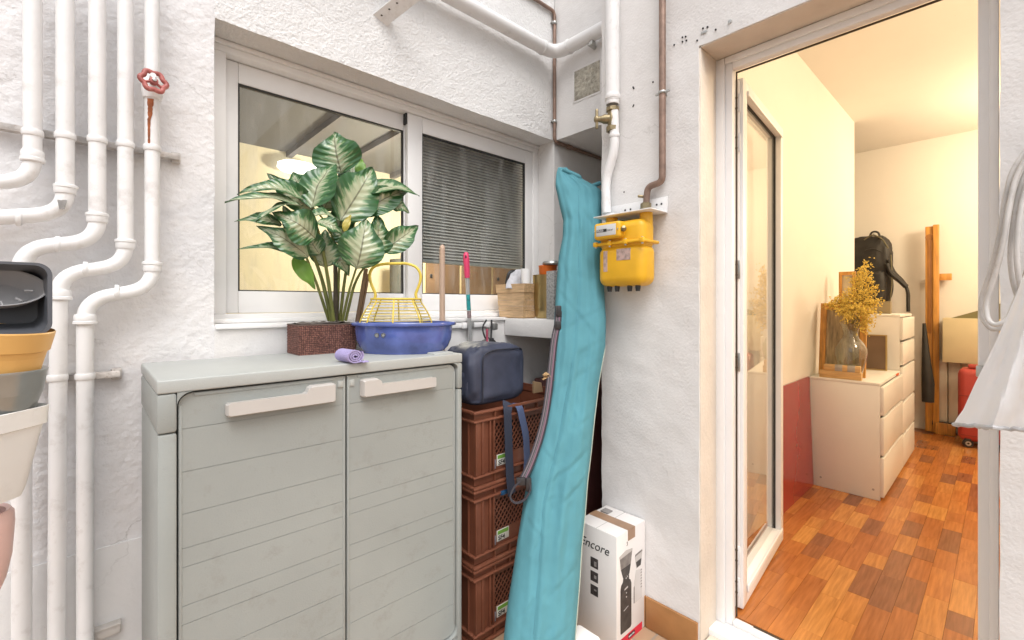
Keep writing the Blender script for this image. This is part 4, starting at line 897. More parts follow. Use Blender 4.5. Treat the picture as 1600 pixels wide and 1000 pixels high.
# ---- hanging leash / cord bundle
m_cord = M('black_cord', (.025, .024, .026), .7, bump=.5, bscale=300, var=.3)
cc = UY(763, 520, YW - .045)
hb = thing('cord_bundle', 'bundle of black cords with a pink braided cord hanging on the tool rail', 'cords', cc)
def ycord(pts, r, mat, name, n=8):
    q = MB(); q.tube(fillet([UY(x, y, d) for x, y, d in pts], .03, 6), r, n); q.obj(name, mat, hb)
ycord([(760, 500, 1.68), (753, 512, 1.675), (757, 526, 1.67), (762, 534, 1.67)], .004, m_cord, 'cord_loop')
ycord([(768, 500, 1.68), (768, 515, 1.675), (767, 530, 1.67), (766, 549, 1.67)], .0045, m_cord, 'cord_loop')
ycord([(748, 556, 1.675), (750, 536, 1.67), (758, 531, 1.67), (764, 528, 1.67)], .006, M('grey_hose', (.10, .10, .10), .5), 'hose_loop')
ycord([(761, 514, 1.665), (761, 530, 1.662), (762, 552, 1.66)], .0055, M('pink_braid', (.55, .09, .16), .7, bump=1, bscale=500, var=.9, vscale=220), 'pink_cord')
ycord([(772, 532, 1.675), (777, 538, 1.675), (774, 548, 1.675), (768, 540, 1.675)], .004, m_cord, 'cord_loop')
q = MB(); p = UY(772, 507, 1.68); q.box(p + V((-.016, -.012, -.026)), p + V((.020, .01, .006)), .005, rz=.4); q.obj('buckle', M('grey_buckle', (.16, .16, .155), .5), hb)
q = MB(); p = UY(768, 535, 1.662); q.box(p + V((-.012, -.008, -.045)), p + V((.012, .008, .022)), .006); q.obj('webbing', m_cord, hb)

# ================================================================== LEDGE ITEMS
LZT = WZ0 - .0015 + .0005
wp = thing('wooden_planter', 'tapered wooden slat planter holding a grey paper, on the ledge', 'planter', (1.605, 1.70, LZT + .004))
H = .168; wy0, wy1 = 1.612, 1.785; wx0, wx1 = 1.565, 1.655
m_sl = M('light_slat_wood', (.60, .40, .22), .5, bump=.25, bscale=14, stretch=(12, 2, 16), var=.3, vscale=8)
zb = LZT + .0045
lev = [0, .030, .043, .052, .078, .118, .1185 + .0, H]
lev = [0, .034, .046, .056, .086, .124, H]
for k, (za, zt_) in enumerate(zip(lev, lev[1:])):
    g0 = .018 * (za / H); g1 = .018 * (zt_ / H); stp = .0035 if k == len(lev) - 2 else .0012 * (k % 2)
    def ringp(g, z, s): return [V((wx0 - g * .35 - s, wy0 - g - s, z)), V((wx1 + g * .35 + s, wy0 - g - s, z)), V((wx1 + g * .35 + s, wy1 + g + s, z)), V((wx0 - g * .35 - s, wy1 + g + s, z))]
    a = ringp(g0, zb + za + .0006, stp); c = ringp(g1, zb + zt_ - .0006, stp); ai = [p + (V((1.61, 1.70, p.z)) - p).normalized() * .009 for p in a]; ci = [p + (V((1.61, 1.70, p.z)) - p).normalized() * .009 for p in c]
    q = MB(); q.add(a + c + ai + ci, [(i, (i + 1) % 4, 4 + (i + 1) % 4, 4 + i) for i in range(4)] + [(8 + i, 12 + i, 12 + (i + 1) % 4, 8 + (i + 1) % 4) for i in range(4)] + [(4 + i, 4 + (i + 1) % 4, 12 + (i + 1) % 4, 12 + i) for i in range(4)] + [(i, 8 + i, 8 + (i + 1) % 4, (i + 1) % 4) for i in range(4)])
    q.obj('slat', m_sl, wp, smooth=False)
q = MB(); q.box((wx0 + .004, wy0 + .004, zb - .004), (wx1 - .004, wy1 - .004, zb + .006)); q.obj('base', m_sl, wp)
gp_ = thing('crumpled_paper', 'grey printed paper tucked into the wooden planter', 'paper', (1.6, 1.70, zb + .1))
q = MB(); A0 = UY(790, 441, 1.70); A1 = UY(816, 441, 1.64); B0 = UY(799, 424, 1.71); B1 = UY(816, 420, 1.66)
q.grid(lambda u, v: (A0 * (1 - u) + A1 * u) * (1 - v) + (B0 * (1 - u) + B1 * u) * v + V((0, 0, -.03 * (1 - v))) + noise.noise_vector(V((u * 3, v * 3, 2))) * .009, 12, 10); q.obj('sheet', M('grey_paper', (.50, .50, .53), .7, var=.35, vscale=40), gp_, solid=.0015)
q = MB(); c = UY(800, 428, 1.71); q.tube(fillet([c + V((-.03, .01, -.05)), c + V((-.025, 0, .0)), c + V((0, 0, .016)), c + V((.03, -.01, .012)), c + V((.04, -.02, -.02))], .03), .008, 10)
q.sphere(c + V((.0, 0, .008)), .014, 10, 7, (1.6, 1, .8)); tag(q.obj('black_strap', m_black), 'black strap curling out of the wooden planter', 'strap')
# brass pot
bpc = V((1.690, 1.565, LZT)); hb_ = UD(845, 430, bpc.dot(FW)).z - LZT
q = MB(); q.lathe([(0, .003), (.050, .003), (.055, 0), (.060, .01), (.0665, .06), (.070, .11), (.0715, hb_ - .004), (.0725, hb_), (.070, hb_), (.068, .10), (.05, .012), (0, .01)], bpc, 40)
tag(q.obj('brass_pot', M('gold_metal', (.46, .35, .16), .30, .9, var=.25, vscale=6, bump=.15, bscale=8)), 'tall gold metal pot on the ledge beside the wooden planter', 'pot')
oc = V((1.69, 1.56, LZT + hb_ - .088))
ob = thing('orange_cup', 'orange plastic cup sticking out of the gold pot', 'cup', oc)
q = MB(); q.lathe([(0, .0), (.040, .0), (.046, .13), (.048, .134), (.045, .136), (.0435, .13), (0, .11)], oc, 28); q.obj('cup', M('orange_plastic', (.80, .17, .02), .35, var=.06), ob)
q = MB(); p = UD(822, 428, 2.27); q.lathe([(0, -.06), (.022, -.06), (.027, .03), (.025, .03), (.02, -.05)], p + V((0, 0, -.005)), 20); tag(q.obj('white_cup', m_pvc), 'white plastic cup beside the orange cup behind the planter', 'cup')
# concrete slab + metal lid
sc = UD(866, 458, 2.20)
q = MB(); q.box((1.572, 1.412, LZT), (1.63, 1.462, LZT + .225), .003); tag(q.obj('concrete_slab', M('speckled_concrete', (.36, .36, .35), .85, bump=.5, bscale=150, var=.5, vscale=110)), 'speckled grey concrete block standing on the ledge beside the gold pot', 'block')
q = MB(); q.lathe([(0, 0), (.055, .0), (.06, .006), (.056, .016), (.02, .022), (0, .022)], (1.70, 1.53, LZT + hb_ + .049), 24, 1.0, .9); tag(q.obj('steel_lid', m_steel), 'dull steel lid lying on top of the orange cup and concrete block', 'lid')

# ================================================================== CRATES
m_crate = M('brown_crate_plastic', (.16, .054, .029), .42, var=.2, vscale=10, bump=.12, bscale=80, dirt=(.32, .15, .09), damt=.45, dscale=14)
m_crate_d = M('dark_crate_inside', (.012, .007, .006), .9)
m_labw = M('white_label', (.60, .60, .55), .5, var=.04); m_labg = M('green_print', (.15, .33, .05), .5)
cx0, cx1, cy0, cy1, cH = 1.033, 1.598, 1.315, 1.672, .2895
def crate(label, z0):
    t = thing('crate', label, 'crate', (cx0, cy0, z0), 0, 'brown crates stacked right of the cabinet')
    q = MB(); e = .012; z1 = z0 + cH - .0015
    zr = [(z0 + .0, z0 + .012), (z0 + .042, z0 + .050), (z1 - .012, z1), (z1 - .043, z1 - .034)]
    for (a, c) in zr:
        q.box((cx0 - e, cy0 - e, a), (cx1, cy0 + .004, c), .004); q.box((cx0 - e, cy0 + .0045, a), (cx0 + .004, cy1, c), .004)
        q.box((cx0 + .0045, cy1 - .004, a), (cx1, cy1, c), .002); q.box((cx1 - .004, cy0 + .0045, a), (cx1, cy1 - .0045, c), .002)
    rim = q.obj('rim', m_crate, t)
    q = MB(); za, zt_ = z0 + .0505, z1 - .0435
    # solid corner panels with ribs
    def panel(xa, xb): q.box((xa, cy0 + .004, z0 + .0122), (xb, cy0 + .008, z1 - .0122))
    panel(cx0, cx0 + .088); panel(cx1 - .088, cx1)
    for x in (cx0 - .001, cx0 + .028, cx0 + .033, cx0 + .066, cx0 + .084, cx1 - .088, cx1 - .055, cx1 - .03, cx1 - .006): q.box((x, cy0 - .0085, z0 + .0505), (x + .0045, cy0 + .0038, z1 - .0435), .001)
    q.box((cx0 + .005, cy0 - .004, za), (cx0 + .028, cy0 + .0039, zt_), .002)
    for x in [cx0 + .09 + i * .077 for i in range(6)]:
        for (a, c) in ((z0 + .0122, z0 + .0418), (z1 - .0338, z1 - .0122)): q.box((x, cy0 - .008, a), (x + .004, cy0 + .004, c))
    # lower band and backing band behind the label
    q.box((cx0 + .0885, cy0 + .004, z0 + .0122), (cx1 - .0885, cy0 + .008, z0 + .105)); q.box((cx0 + .0885, cy0 + .004, z1 - .062), (cx1 - .0885, cy0 + .008, z1 - .0122))
    q.box((cx0, cy0 + .0085, z0 + .012), (cx0 + .004, cy1 - .004, z1 - .012)); q.box((cx1 - .004, cy0 + .0085, z0 + .012), (cx1, cy1 - .004, z1 - .012)); q.box((cx0 + .0045, cy1 - .008, z0 + .012), (cx1 - .0045, cy1 - .0042, z1 - .012)); q.box((cx0 + .0045, cy0 + .0085, z0 + .006), (cx1 - .0045, cy1 - .0085, z0 + .01))
    for y in [cy0 + .03 + i * .06 for i in range(6)]: q.box((cx0 - .008, y, z0 + .0505), (cx0 - .0002, y + .005, z1 - .0435))
    q.obj('wall', m_crate, t)
    # diamond lattice
    q = MB(); xa, xb, za, zt_ = cx0 + .0885, cx1 - .0885, z0 + .105, z1 - .062; p = .0205; hgt = zt_ - za; k = 0
    for sgn in (1, -1):
        x = xa - hgt
        while x < xb + hgt:
            x0_, x1_ = x, x + sgn * hgt * .8
            a = V((x0_, 0, za)); c = V((x1_, 0, zt_)); ok = True
            dx = c.x - a.x
            t0, t1 = 0, 1
            for lim, s_ in ((xa, 1), (xb, -1)):
                f0 = s_ * (a.x - lim); f1 = s_ * (c.x - lim)
                if f0 < 0 and f1 < 0: ok = False
                elif f0 < 0: t0 = max(t0, f0 / (f0 - f1))
                elif f1 < 0: t1 = min(t1, f0 / (f0 - f1))
            if ok and t1 > t0 + .02:
                A, B_ = a.lerp(c, t0), a.lerp(c, t1); yy = cy0 + (.0045 if sgn > 0 else .0062); wv = .0019
                nrm = V((B_.z - A.z, 0, -(B_.x - A.x))).normalized() * wv
                q.prism([V((A.x, yy, A.z)) + nrm, V((A.x, yy, A.z)) - nrm, V((B_.x, yy, B_.z)) - nrm, V((B_.x, yy, B_.z)) + nrm], (0, .0035, 0))
            x += p
    q.obj('lattice', m_crate, t, stuff=True, smooth=False)
    q = MB(); q.box((cx0 + .09, cy0 + .04, z0 + .02), (cx1 - .09, cy0 + .045, z1 - .03)); q.obj('contents', m_crate_d, t)  # near-black sheet behind the lattice, so its gaps read dark
    q = MB(); xl = cx0 + .108; q.box((xl, cy0 + .0015, z0 + .062), (xl + .062, cy0 + .0038, z0 + .104), .0005); lab = q.obj('label', m_labw, t)
    q = MB(); q.box((xl + .003, cy0 + .0008, z0 + .088), (xl + .058, cy0 + .0014, z0 + .102)); q.obj('green_mark', m_labg, lab)
    text('SF4', .024, m_ink, 'lettering', lab, (xl + .006, cy0 + .0012, z0 + .066), (1, 0, 0), (0, 0, 1), bold=.0006)
    q = MB(); q.box((cx0 + .094, cy0 - .002, z0 + .056), (cx0 + .1, cy0 + .0038, z0 + .09), .001); q.obj('latch_peg', M('grey_peg', (.2, .2, .24), .4) if 'grey_peg' not in bpy.data.materials else bpy.data.materials['grey_peg'], t)
    return t
crate('bottom brown plastic crate of the stack, standing on the floor', FL)
crate('middle brown plastic crate of the stack, between two others', FL + cH)
crate('top brown plastic crate of the stack, with the navy bag on it', FL + 2 * cH)
q = MB(); p = UY(790, 770, cy0 - .016); q.box(p + V((-.02, 0, -.006)), p + V((.028, .008, .010)), .002); tag(q.obj('blue_packet', M('blue_foil', (.03, .10, .22), .25, .3, var=.9, vscale=50)), 'small shiny blue packet stuck in the rim between top and middle crates', 'packet')
CT = FL + 3 * cH
# dark cupboard/box deep in the alcove
q = MB(); q.box((1.72, 1.335, FL + .001), (2.4, 1.69, .78), .01); tag(q.obj('maroon_box', M('dark_maroon_board', (.12, .04, .035), .5, var=.2)), 'dark maroon box standing in the alcove behind the turquoise bag', 'box')
# ---- navy cooler bag
m_navy = M('navy_nylon', (.040, .047, .080), .62, bump=.25, bscale=25, var=.25, vscale=20)
nv0 = V((1.035, 1.335, CT + .002)); nw, nd, nh = .285, .20, .235
nb = thing('shoulder_bag', 'navy blue padded shoulder bag lying on the crate stack', 'bag', nv0 + V((nw / 2, nd / 2, 0)))
def softbox(c0, sx, sy, sz, rnd=.05, pw=4, amp=.006, nu=56, nv=30, lean=0):
    def fn(u, v):
        a = 2 * math.pi * u; b = math.pi * (v - .5); ca_, sa_ = math.cos(a), math.sin(a); cb_, sb_ = math.cos(b), math.sin(b)
        e = 2 / pw; sg = lambda x, k: math.copysign(abs(x) ** k, x)
        x = sg(ca_, e) * sg(cb_, e); y = sg(sa_, e) * sg(cb_, e); z = sg(sb_, e)
        p = V((c0.x + sx / 2 * (1 + x), c0.y + sy / 2 * (1 + y), c0.z + sz / 2 * (1 + z)))
        n_ = V((x, y, z)).normalized() * (noise.noise(p * 22) * amp + noise.noise(V((p.x * 60, p.y * 60, p.z * 14))) * amp * .4)
        if z > .0: p.z -= .02 * z * (abs(x) ** 2)
        p.x += lean * (z + 1) * .5
        return p + n_ * (1 if z > -.85 else 0)
    return fn
q = MB(); q.grid(softbox(nv0, nw, nd, nh, pw=6, amp=.012), 90, 50, True); q.obj('body', m_navy, nb, ang=60)
q = MB(); z_ = nv0.z + nh - .028; cyy = nv0.y
q.tube(fillet([(nv0.x + .05, cyy - .001, nv0.z + .02), (nv0.x + .05, cyy - .002, z_ - .01), (nv0.x + .10, cyy - .002, z_ + .006), (nv0.x + nw - .03, cyy - .001, z_ + .004), (nv0.x + nw - .006, cyy + .03, z_ - .02)], .03), .0028, 8); q.obj('piping', M('dark_navy_piping', (.022, .025, .04), .5), nb)
q = MB(); q.grid(lambda u, v: V((nv0.x - .007 + .012 * (4 * (u - .5) ** 2), nv0.y + .03 + .14 * u, nv0.z + .03 + .10 * v)), 12, 6); q.obj('side_pocket', m_navy, nb, solid=.004)
m_strapN = M('navy_webbing', (.03, .036, .06), .75, bump=.4, bscale=250, var=.15); m_strapB = M('blue_webbing', (.075, .10, .19), .75, bump=.4, bscale=250, var=.15)
def yribbon(pts, wpx, mat, name, par, th=.002):
    P = [UY(x, y, d) for x, y, d in pts]; P = fillet(P, .03, 5); q = MB(); q.strip(P, V((1, .12, 0)), th, wpx * 1.75 / F_ * 1.35); q.obj(name, mat, par)
yribbon([(793, 628, 1.32), (793, 640, 1.295), (795, 700, 1.29), (797, 750, 1.288), (800, 772, 1.286)], 13, m_strapN, 'strap', nb)
yribbon([(806, 630, 1.325), (812, 636, 1.295), (822, 680, 1.286), (824, 720, 1.28), (822, 745, 1.27)], 11, m_strapB, 'blue_strap', nb)
# cardboard scraps
for i, (pts, d) in enumerate((([(834, 596), (846, 598), (848, 622), (834, 622)], 1.40), ([(846, 578), (858, 584), (850, 596), (842, 592)], 1.42))):
    q = MB(); q.prism([UY(x, y, d) for x, y in pts], (.004, .012, 0)); 
    if i == 0:
        z0 = min(p.z for p in q.v)
        for p in q.v:
            if p.z < z0 + .02: p.z = CT + .001
        tag(q.obj('cardboard_piece', M('cardboard', (.42, .27, .15), .8, var=.2)), 'torn cardboard piece standing on the crates right of the navy bag', 'cardboard')

# ================================================================== TURQUOISE BAG
m_teal = M('turquoise_canvas', (.085, .265, .315), .85, bump=.2, bscale=400, var=.10, vscale=10, dirt=(.06, .2, .26), damt=.3, dscale=7)
OUT = [(262, 872, 886), (270, 869.5, 893), (285, 868, 918), (292, 868, 932), (300, 870, 941), (320, 874, 942), (345, 880, 941), (370, 879, 941), (400, 873, 942), (450, 869, 944), (500, 866, 947), (540, 863, 946), (600, 856, 935), (650, 846, 929), (700, 834, 924), (750, 824, 918), (800, 816, 914), (850, 808, 909), (900, 801, 906), (950, 793, 902), (1000, 787, 898), (1050, 783, 894), (1092, 780, 890)]
TT = [(-.09, 1.46), (.3, 1.60), (.6, 1.70), (1.1, 1.85), (1.5, 1.98), (1.84, 2.13)]
def bagrow(y):
    z = 1.0
    for _ in range(25): z = CH + (HY - y) * interp(TT, z) / F_
    return z, interp(TT, z)
CREASE = [((878, 462), (926, 518), .016, 6), ((898, 505), (948, 478), .012, 7), ((902, 552), (946, 528), .010, 8), ((884, 612), (897, 642), .012, 5), ((862, 742), (914, 700), .018, 8), ((872, 774), (918, 738), .013, 8),
          ((852, 768), (878, 760), .010, 5), ((806, 886), (836, 838), .012, 6), ((880, 600), (942, 560), .008, 9), ((874, 398), (896, 470), .010, 7), ((902, 325), (940, 372), .018, 9), ((893, 350), (932, 398), .010, 8), ((884, 300), (903, 352), .014, 8), ((912, 300), (934, 330), .012, 6),
          ((846, 690), (868, 716), .010, 6), ((812, 940), (850, 900), .010, 8), ((860, 905), (900, 872), .008, 9), ((888, 430), (942, 440), .008, 10), ((868, 560), (884, 540), .008, 6), ((824, 800), (846, 822), .010, 6), ((790, 985), (826, 1010), .010, 7), ((852, 980), (896, 956), .008, 9), ((900, 660), (930, 640), .010, 7), ((840, 668), (858, 650), .008, 6)]
SEAM = [(262, 880), (300, 904), (450, 904), (545, 897), (669, 874), (772, 849), (1000, 831), (1092, 826)]
def bagpt(u, y, lift=0):
    l_, r_ = interp(OUT, y); z, t = bagrow(y); cxp = (l_ + r_) / 2; hw = (r_ - l_) / 2
    a = 2 * math.pi * u; s_, c_ = math.sin(a), math.cos(a)
    top = max(0, (330 - y) / 70); dp = .50 - .25 * min(1, top)
    px = cxp + hw * math.copysign(abs(c_) ** .8, c_)
    half = hw * t / F_; d = 0
    if s_ > 0:
        for (p0, p1, A, w_) in CREASE:
            ex, ey = p1[0] - p0[0], p1[1] - p0[1]; L2 = ex * ex + ey * ey; k = ((px - p0[0]) * ex + (y - p0[1]) * ey) / L2
            if -.3 < k < 1.3:
                dist = ((px - p0[0]) * ey - (y - p0[1]) * ex) / math.sqrt(L2); fade = max(0, math.sin(math.pi * min(1, max(0, (k + .3) / 1.6))))
                s2 = dist / (w_ * .62); d += A * .22 * fade * (math.exp(-(s2 * 1.6) ** 2) - .75 * math.exp(-((s2 - 1.5) / 1.1) ** 2))
        ly = (px - cxp) / max(hw, 8); d += noise.noise(V((ly * 2.1 + y / 420, y / 260, 13))) * .013 + noise.noise(V((ly * 4.6 - y / 300, y / 190, 17))) * .006; d += noise.noise(V((px / 55, y / 130, 3))) * .012 + noise.noise(V((px / 28 + y / 60, y / 75, 8))) * .006 + noise.noise(V((px / 16 - y / 40, y / 26 + px / 30, 4))) * .0028 + noise.noise(V((px / 7, y / 10, 4))) * .0009
        sx = px - interp(SEAM, y); d += .0045 * math.exp(-(sx / 2.2) ** 2) - .006 * math.exp(-((sx - 7) / 6) ** 2)
    edge = min(1, abs(s_) * 2.2)
    t2 = t - half * dp * math.copysign(abs(s_) ** .7, s_) * 1.5 + d * edge * min(1, half / .05) - lift
    p = UD(px, y, t2); p.z = z + (.005 * noise.noise(V((px / 30, y / 50, 1))) if y < 1060 else 0)
    return p
def bagu(px, y):
    l_, r_ = interp(OUT, y); c_ = max(-1, min(1, (px - (l_ + r_) / 2) / ((r_ - l_) / 2))); return math.acos(math.copysign(abs(c_) ** 1.25, c_)) / (2 * math.pi)
bag = thing('umbrella_bag', 'long turquoise canvas bag leaning in the corner beside the gas meter', 'bag', UZ(840, 1092, FL))
NR = 230
ys = [262 + (1092 - 262) * i / NR for i in range(NR + 1)]
q = MB(); nu = 170
q.add([bagpt(i / nu, y) for y in ys for i in range(nu)], [(j * nu + i, j * nu + (i + 1) % nu, (j + 1) * nu + (i + 1) % nu, (j + 1) * nu + i) for j in range(NR) for i in range(nu)] + [tuple(range(nu)), tuple(NR * nu + i for i in range(nu - 1, -1, -1))])
zmin = min(p.z for p in q.v)
for p in q.v: p.z = max(p.z, FL + .001)
q.obj('canvas', m_teal, bag, ang=70)
# edge piping
q = MB(); q.tube([bagpt(.0 + .012, y) - FW * .004 for y in ys if y > 540], .0022, 6); q.obj('edge_piping', M('pale_piping', (.45, .48, .40), .7), bag)
q = MB(); q.tube([bagpt(bagu(interp(SEAM, y), y), y, -.0006) for y in ys if 300 < y], .0012, 5); q.obj('seam', M('teal_seam', (.05, .17, .22), .8), bag)
# drawn top opening: folded lip
q = MB(); q.tube(fillet([bagpt(.25, 266) - FW * .004, bagpt(.1, 280) - FW * .008, UD(905, 284, 2.08), UD(922, 292, 2.06), UD(938, 286, 2.06)], .02, 4), [.012] * 20 if False else .010, 10); q.obj('top_hem', m_teal, bag)
# ---- striped strap
m_strp = bpy.data.materials.new('striped_webbing'); n, l, bs = nodes(m_strp); bs.inputs['Roughness'].default_value = .8
uv = n.new('ShaderNodeUVMap'); uv.uv_map = 'UVMap'; sp = n.new('ShaderNodeSeparateXYZ'); l.new(uv.outputs[0], sp.inputs[0])
rp = n.new('ShaderNodeValToRGB'); rp.color_ramp.interpolation = 'CONSTANT'; cr = rp.color_ramp; cr.elements[0].color = (.03, .028, .035, 1); cr.elements[1].position = .78; cr.elements[1].color = (.03, .028, .035, 1)
for p_, c_ in ((.18, (.16, .13, .145)), (.34, (.04, .04, .045)), (.46, (.14, .12, .13)), (.56, (.05, .04, .05)), (.62, (.20, .11, .145))): e = cr.elements.new(p_); e.color = c_ + (1,)
l.new(sp.outputs[0], rp.inputs[0]); l.new(rp.outputs[0], bs.inputs['Base Color'])
stp = thing('bag_strap', 'dark striped webbing strap with buckles hanging along the turquoise bag', 'strap', UD(850, 600, 1.6))
def ribbon_px(pts, wpx, mat, name, off=.055, side=None, uvs=True, th=.0025):
    P = []
    for x, y in pts:
        z, t = bagrow(min(y, 1000)); P.append(UD(x, y, t - off))
    P = fillet(P, .05, 6); q = MB(); sd = side or (RT * .97 - FW * .22)
    q.strip(P, sd, th, wpx * 1.85 / F_); o = q.obj(name, mat, stp, recalc=False, smooth=False)
    if uvs:
        ul = o.data.uv_layers.new(name='UVMap')
        for lp in o.data.loops: k = lp.vertex_index % 4; ul.data[lp.index].uv = (0 if k in (0, 3) else 1, .5)
    return o
ribbon_px([(873, 478), (872, 505), (866, 530), (862, 570), (858, 610), (852, 650), (842, 690), (828, 728), (816, 752)], 10.5, m_strp, 'strap')
q = MB()
lp_ = [(816, 748), (802, 762), (796, 778), (805, 787), (820, 782), (830, 764), (826, 746)]
ribbon_px(lp_, 12, m_strp, 'strap_loop', side=(-FW * .9 + V((0, 0, .3))), th=.0055)
for (x, y, sx, sz) in ((873, 486, .010, .022), (872, 508, .012, .016), (814, 752, .017, .014), (826, 757, .010, .024)):
    z, t = bagrow(y); p = UD(x, y, t - .062); q = MB(); q.box(p + V((-sx, -.007, -sz)), p + V((sx, .007, sz)), .004, rz=-.7); q.obj('buckle', M('dark_buckle', (.03, .028, .03), .35) if 'dark_buckle' not in bpy.data.materials else bpy.data.materials['dark_buckle'], stp)
for (x, y) in ((867, 568), (857, 636)):
    z, t = bagrow(y); p = UD(x, y, t - .045); q = MB(); q.box(p + V((-.012, -.003, -.016)), p + V((.012, .003, .016)), .002, rz=-.7); q.obj('webbing_tab', m_strp if False else M('plum_webbing', (.12, .06, .09), .8, var=.3) if 'plum_webbing' not in bpy.data.materials else bpy.data.materials['plum_webbing'], stp)
# tan knotted rag behind the strap
z, t = bagrow(592); kc = UD(864, 590, t - .05)
q = MB(); q.grid(lambda u, v: kc + RT * ((u - .5) * .075) + V((0, 0, .022 * (v - .5) + .010 * math.sin(u * 7) - .012 * u)) + FW * (.012 * noise.noise(V((u * 4, v * 5, 2)))) + noise.noise_vector(V((u * 5, v * 4, 7))) * .008, 22, 10); q.add([kc + RT * .02 + V((0, 0, .0)), kc + RT * .036 + V((0, 0, -.028)), kc + RT * .028 + V((0, 0, -.03)), kc + RT * .01 + V((0, 0, -.006))], [(0, 1, 2, 3)])
tag(q.obj('tan_rag', M('tan_paper', (.42, .27, .13), .85, var=.3, vscale=30), solid=.002), 'crumpled tan paper strip knotted behind the striped strap', 'rag')

# ================================================================== COFFEE GRINDER BOX
m_card = M('white_carton', (.74, .71, .69), .5, var=.05, vscale=6); m_tape = M('brown_tape', (.34, .21, .13), .35, var=.2, vscale=20)
kx0, kx1, ky0, ky1, kz1 = 1.402, 1.5955, .956, 1.138, .325
kb = thing('carton', 'white cardboard carton printed Encore with a coffee grinder picture, on the floor', 'box', ((kx0 + kx1) / 2, (ky0 + ky1) / 2, FL))
q = MB(); q.box((kx0, ky0, FL + .001), (kx1, ky1, kz1), .0025); q.obj('box', m_card, kb)
q = MB(); ym = (ky0 + ky1) / 2; xm = (kx0 + kx1) / 2
q.box((xm - .024, ky0 - .0008, kz1 - .040), (xm + .024, ky0 - .0003, kz1 + .0006)); q.box((xm - .024, ky0 - .0003, kz1 + .0002), (xm + .024, ky1 + .001, kz1 + .0008)); q.obj('packing_tape', m_tape, kb)
q = MB(); q.box((kx0, ym - .0006, kz1 + .0001), (kx1, ym + .0006, kz1 + .0004)); q.box((kx1 - .07, ky1 - .055, kz1 + .0003), (kx1 - .035, ky1 - .02, kz1 + .006), .001); q.obj('flap_seam', M('grey_scuff', (.28, .26, .25), .7, var=.4), kb)
# left face lettering and pictures (face x = kx0, reading direction -y)
fx_ = kx0 - .0006
text('Encore', .047, m_ink, 'lettering', kb, (fx_, ky1 - .014, kz1 - .083), (0, -1, 0), (0, 0, 1), shear=.3)
m_pic = M('dark_print_photo', (.05, .045, .045), .5, var=.8, vscale=50)
for k in range(3):
    zc_ = kz1 - .135 - k * .052
    q = MB(); q.box((fx_, ky0 + .082 - .0, zc_ - .019), (fx_ + .0004, ky0 + .117, zc_ + .019)); q.obj('picture', m_pic, kb)
    q = MB(); q.box((fx_ - .0003, ky0 + .089, zc_ - .012 + .006 * k), (fx_ - .0001, ky0 + .100, zc_ + .006)); q.obj('picture_detail', M('grey_print', (.30, .28, .27), .5, var=.6, vscale=80) if k == 0 else bpy.data.materials['grey_print'], kb)
# right face (y = ky0): grinder picture
def pr(pts, mat, name, d=.0006):
    q = MB(); q.prism([V((kx0 + x, ky0 - d, FL + z)) for x, z in pts], (0, .0003, 0)); return q.obj(name, mat, kb, smooth=False)
m_gd = M('charcoal_print', (.055, .048, .045), .5, var=.5, vscale=40); m_gm = M('mid_grey_print', (.23, .205, .19), .5, var=.4, vscale=40); m_gl = M('light_grey_print', (.50, .47, .45), .5, var=.1)
pr([(.024, .052), (.028, .047), (.090, .047), (.096, .055), (.096, .21), (.090, .225), (.080, .232), (.080, .25), (.042, .25), (.040, .235), (.028, .226), (.024, .21)], m_gd, 'grinder_body')
pr([(.040, .2505), (.082, .2505), (.092, .285), (.026, .285)], m_gd, 'grinder_hopper')
pr([(.026, .2855), (.092, .2855), (.103, .338), (.06, .345), (.018, .335)], m_gm, 'hopper_top')
pr([(.022, .325), (.098, .330), (.102, .337), (.06, .3445), (.019, .335)], m_gl, 'hopper_lid', .0009)
pr([(.050, .20), (.072, .203), (.072, .209), (.050, .206)], m_gl, 'badge', .0009); pr([(.045, .125), (.075, .132), (.075, .134), (.045, .128)], m_gl, 'label_line', .0009)
q = MB()
for (x, z) in ((.060, .242), (.069, .245), (.062, .187), (.062, .172), (.097, .148)): q.lathe([(0, 0), (.003, 0), (.003, .0004)], (kx0 + x, ky0 - .0011, FL + z), 10, axis=(0, 1, 0))
q.obj('buttons', m_gl, kb)
pr([(.130, .250), (.162, .252), (.172, .302), (.120, .297)], m_gl, 'bean_hopper_outline'); pr([(.133, .252), (.160, .254), (.165, .278), (.127, .275)], m_gd, 'beans', .0009); pr([(.120, .298), (.172, .303), (.170, .310), (.122, .305)], m_gm, 'hopper_rim', .0009)
pr([(.115, .122), (.168, .125), (.168, .235), (.128, .245), (.115, .20)], M('pale_print', (.62, .59, .57), .5), 'ghost_body'); pr([(.112, .125), (.116, .125), (.116, .19), (.112, .185)], m_gd, 'ghost_edge', .0009)
for k in range(7): pr([(.160, .165 + k * .011), (.168, .166 + k * .011), (.168, .170 + k * .011), (.160, .169 + k * .011)], m_gm, 'small_print', .0011)
pr([(.02, .0005), (.17, .0005), (.17, .030), (.02, .030)], M('red_print', (.62, .015, .045), .45), 'red_band'); pr([(.075, .008), (.118, .008), (.118, .024), (.075, .024)], m_ink, 'badge_plate', .0009)
text('BARATZA', .0085, m_inkw, 'badge_lettering', kb, (kx0 + .0775, ky0 - .0013, FL + .0128), (1, 0, 0), (0, 0, 1))
text('3', .022, m_gm, 'numeral', kb, (kx0 + .062, ky0 - .0007, kz1 - .055), (1, 0, 0), (0, 0, 1))
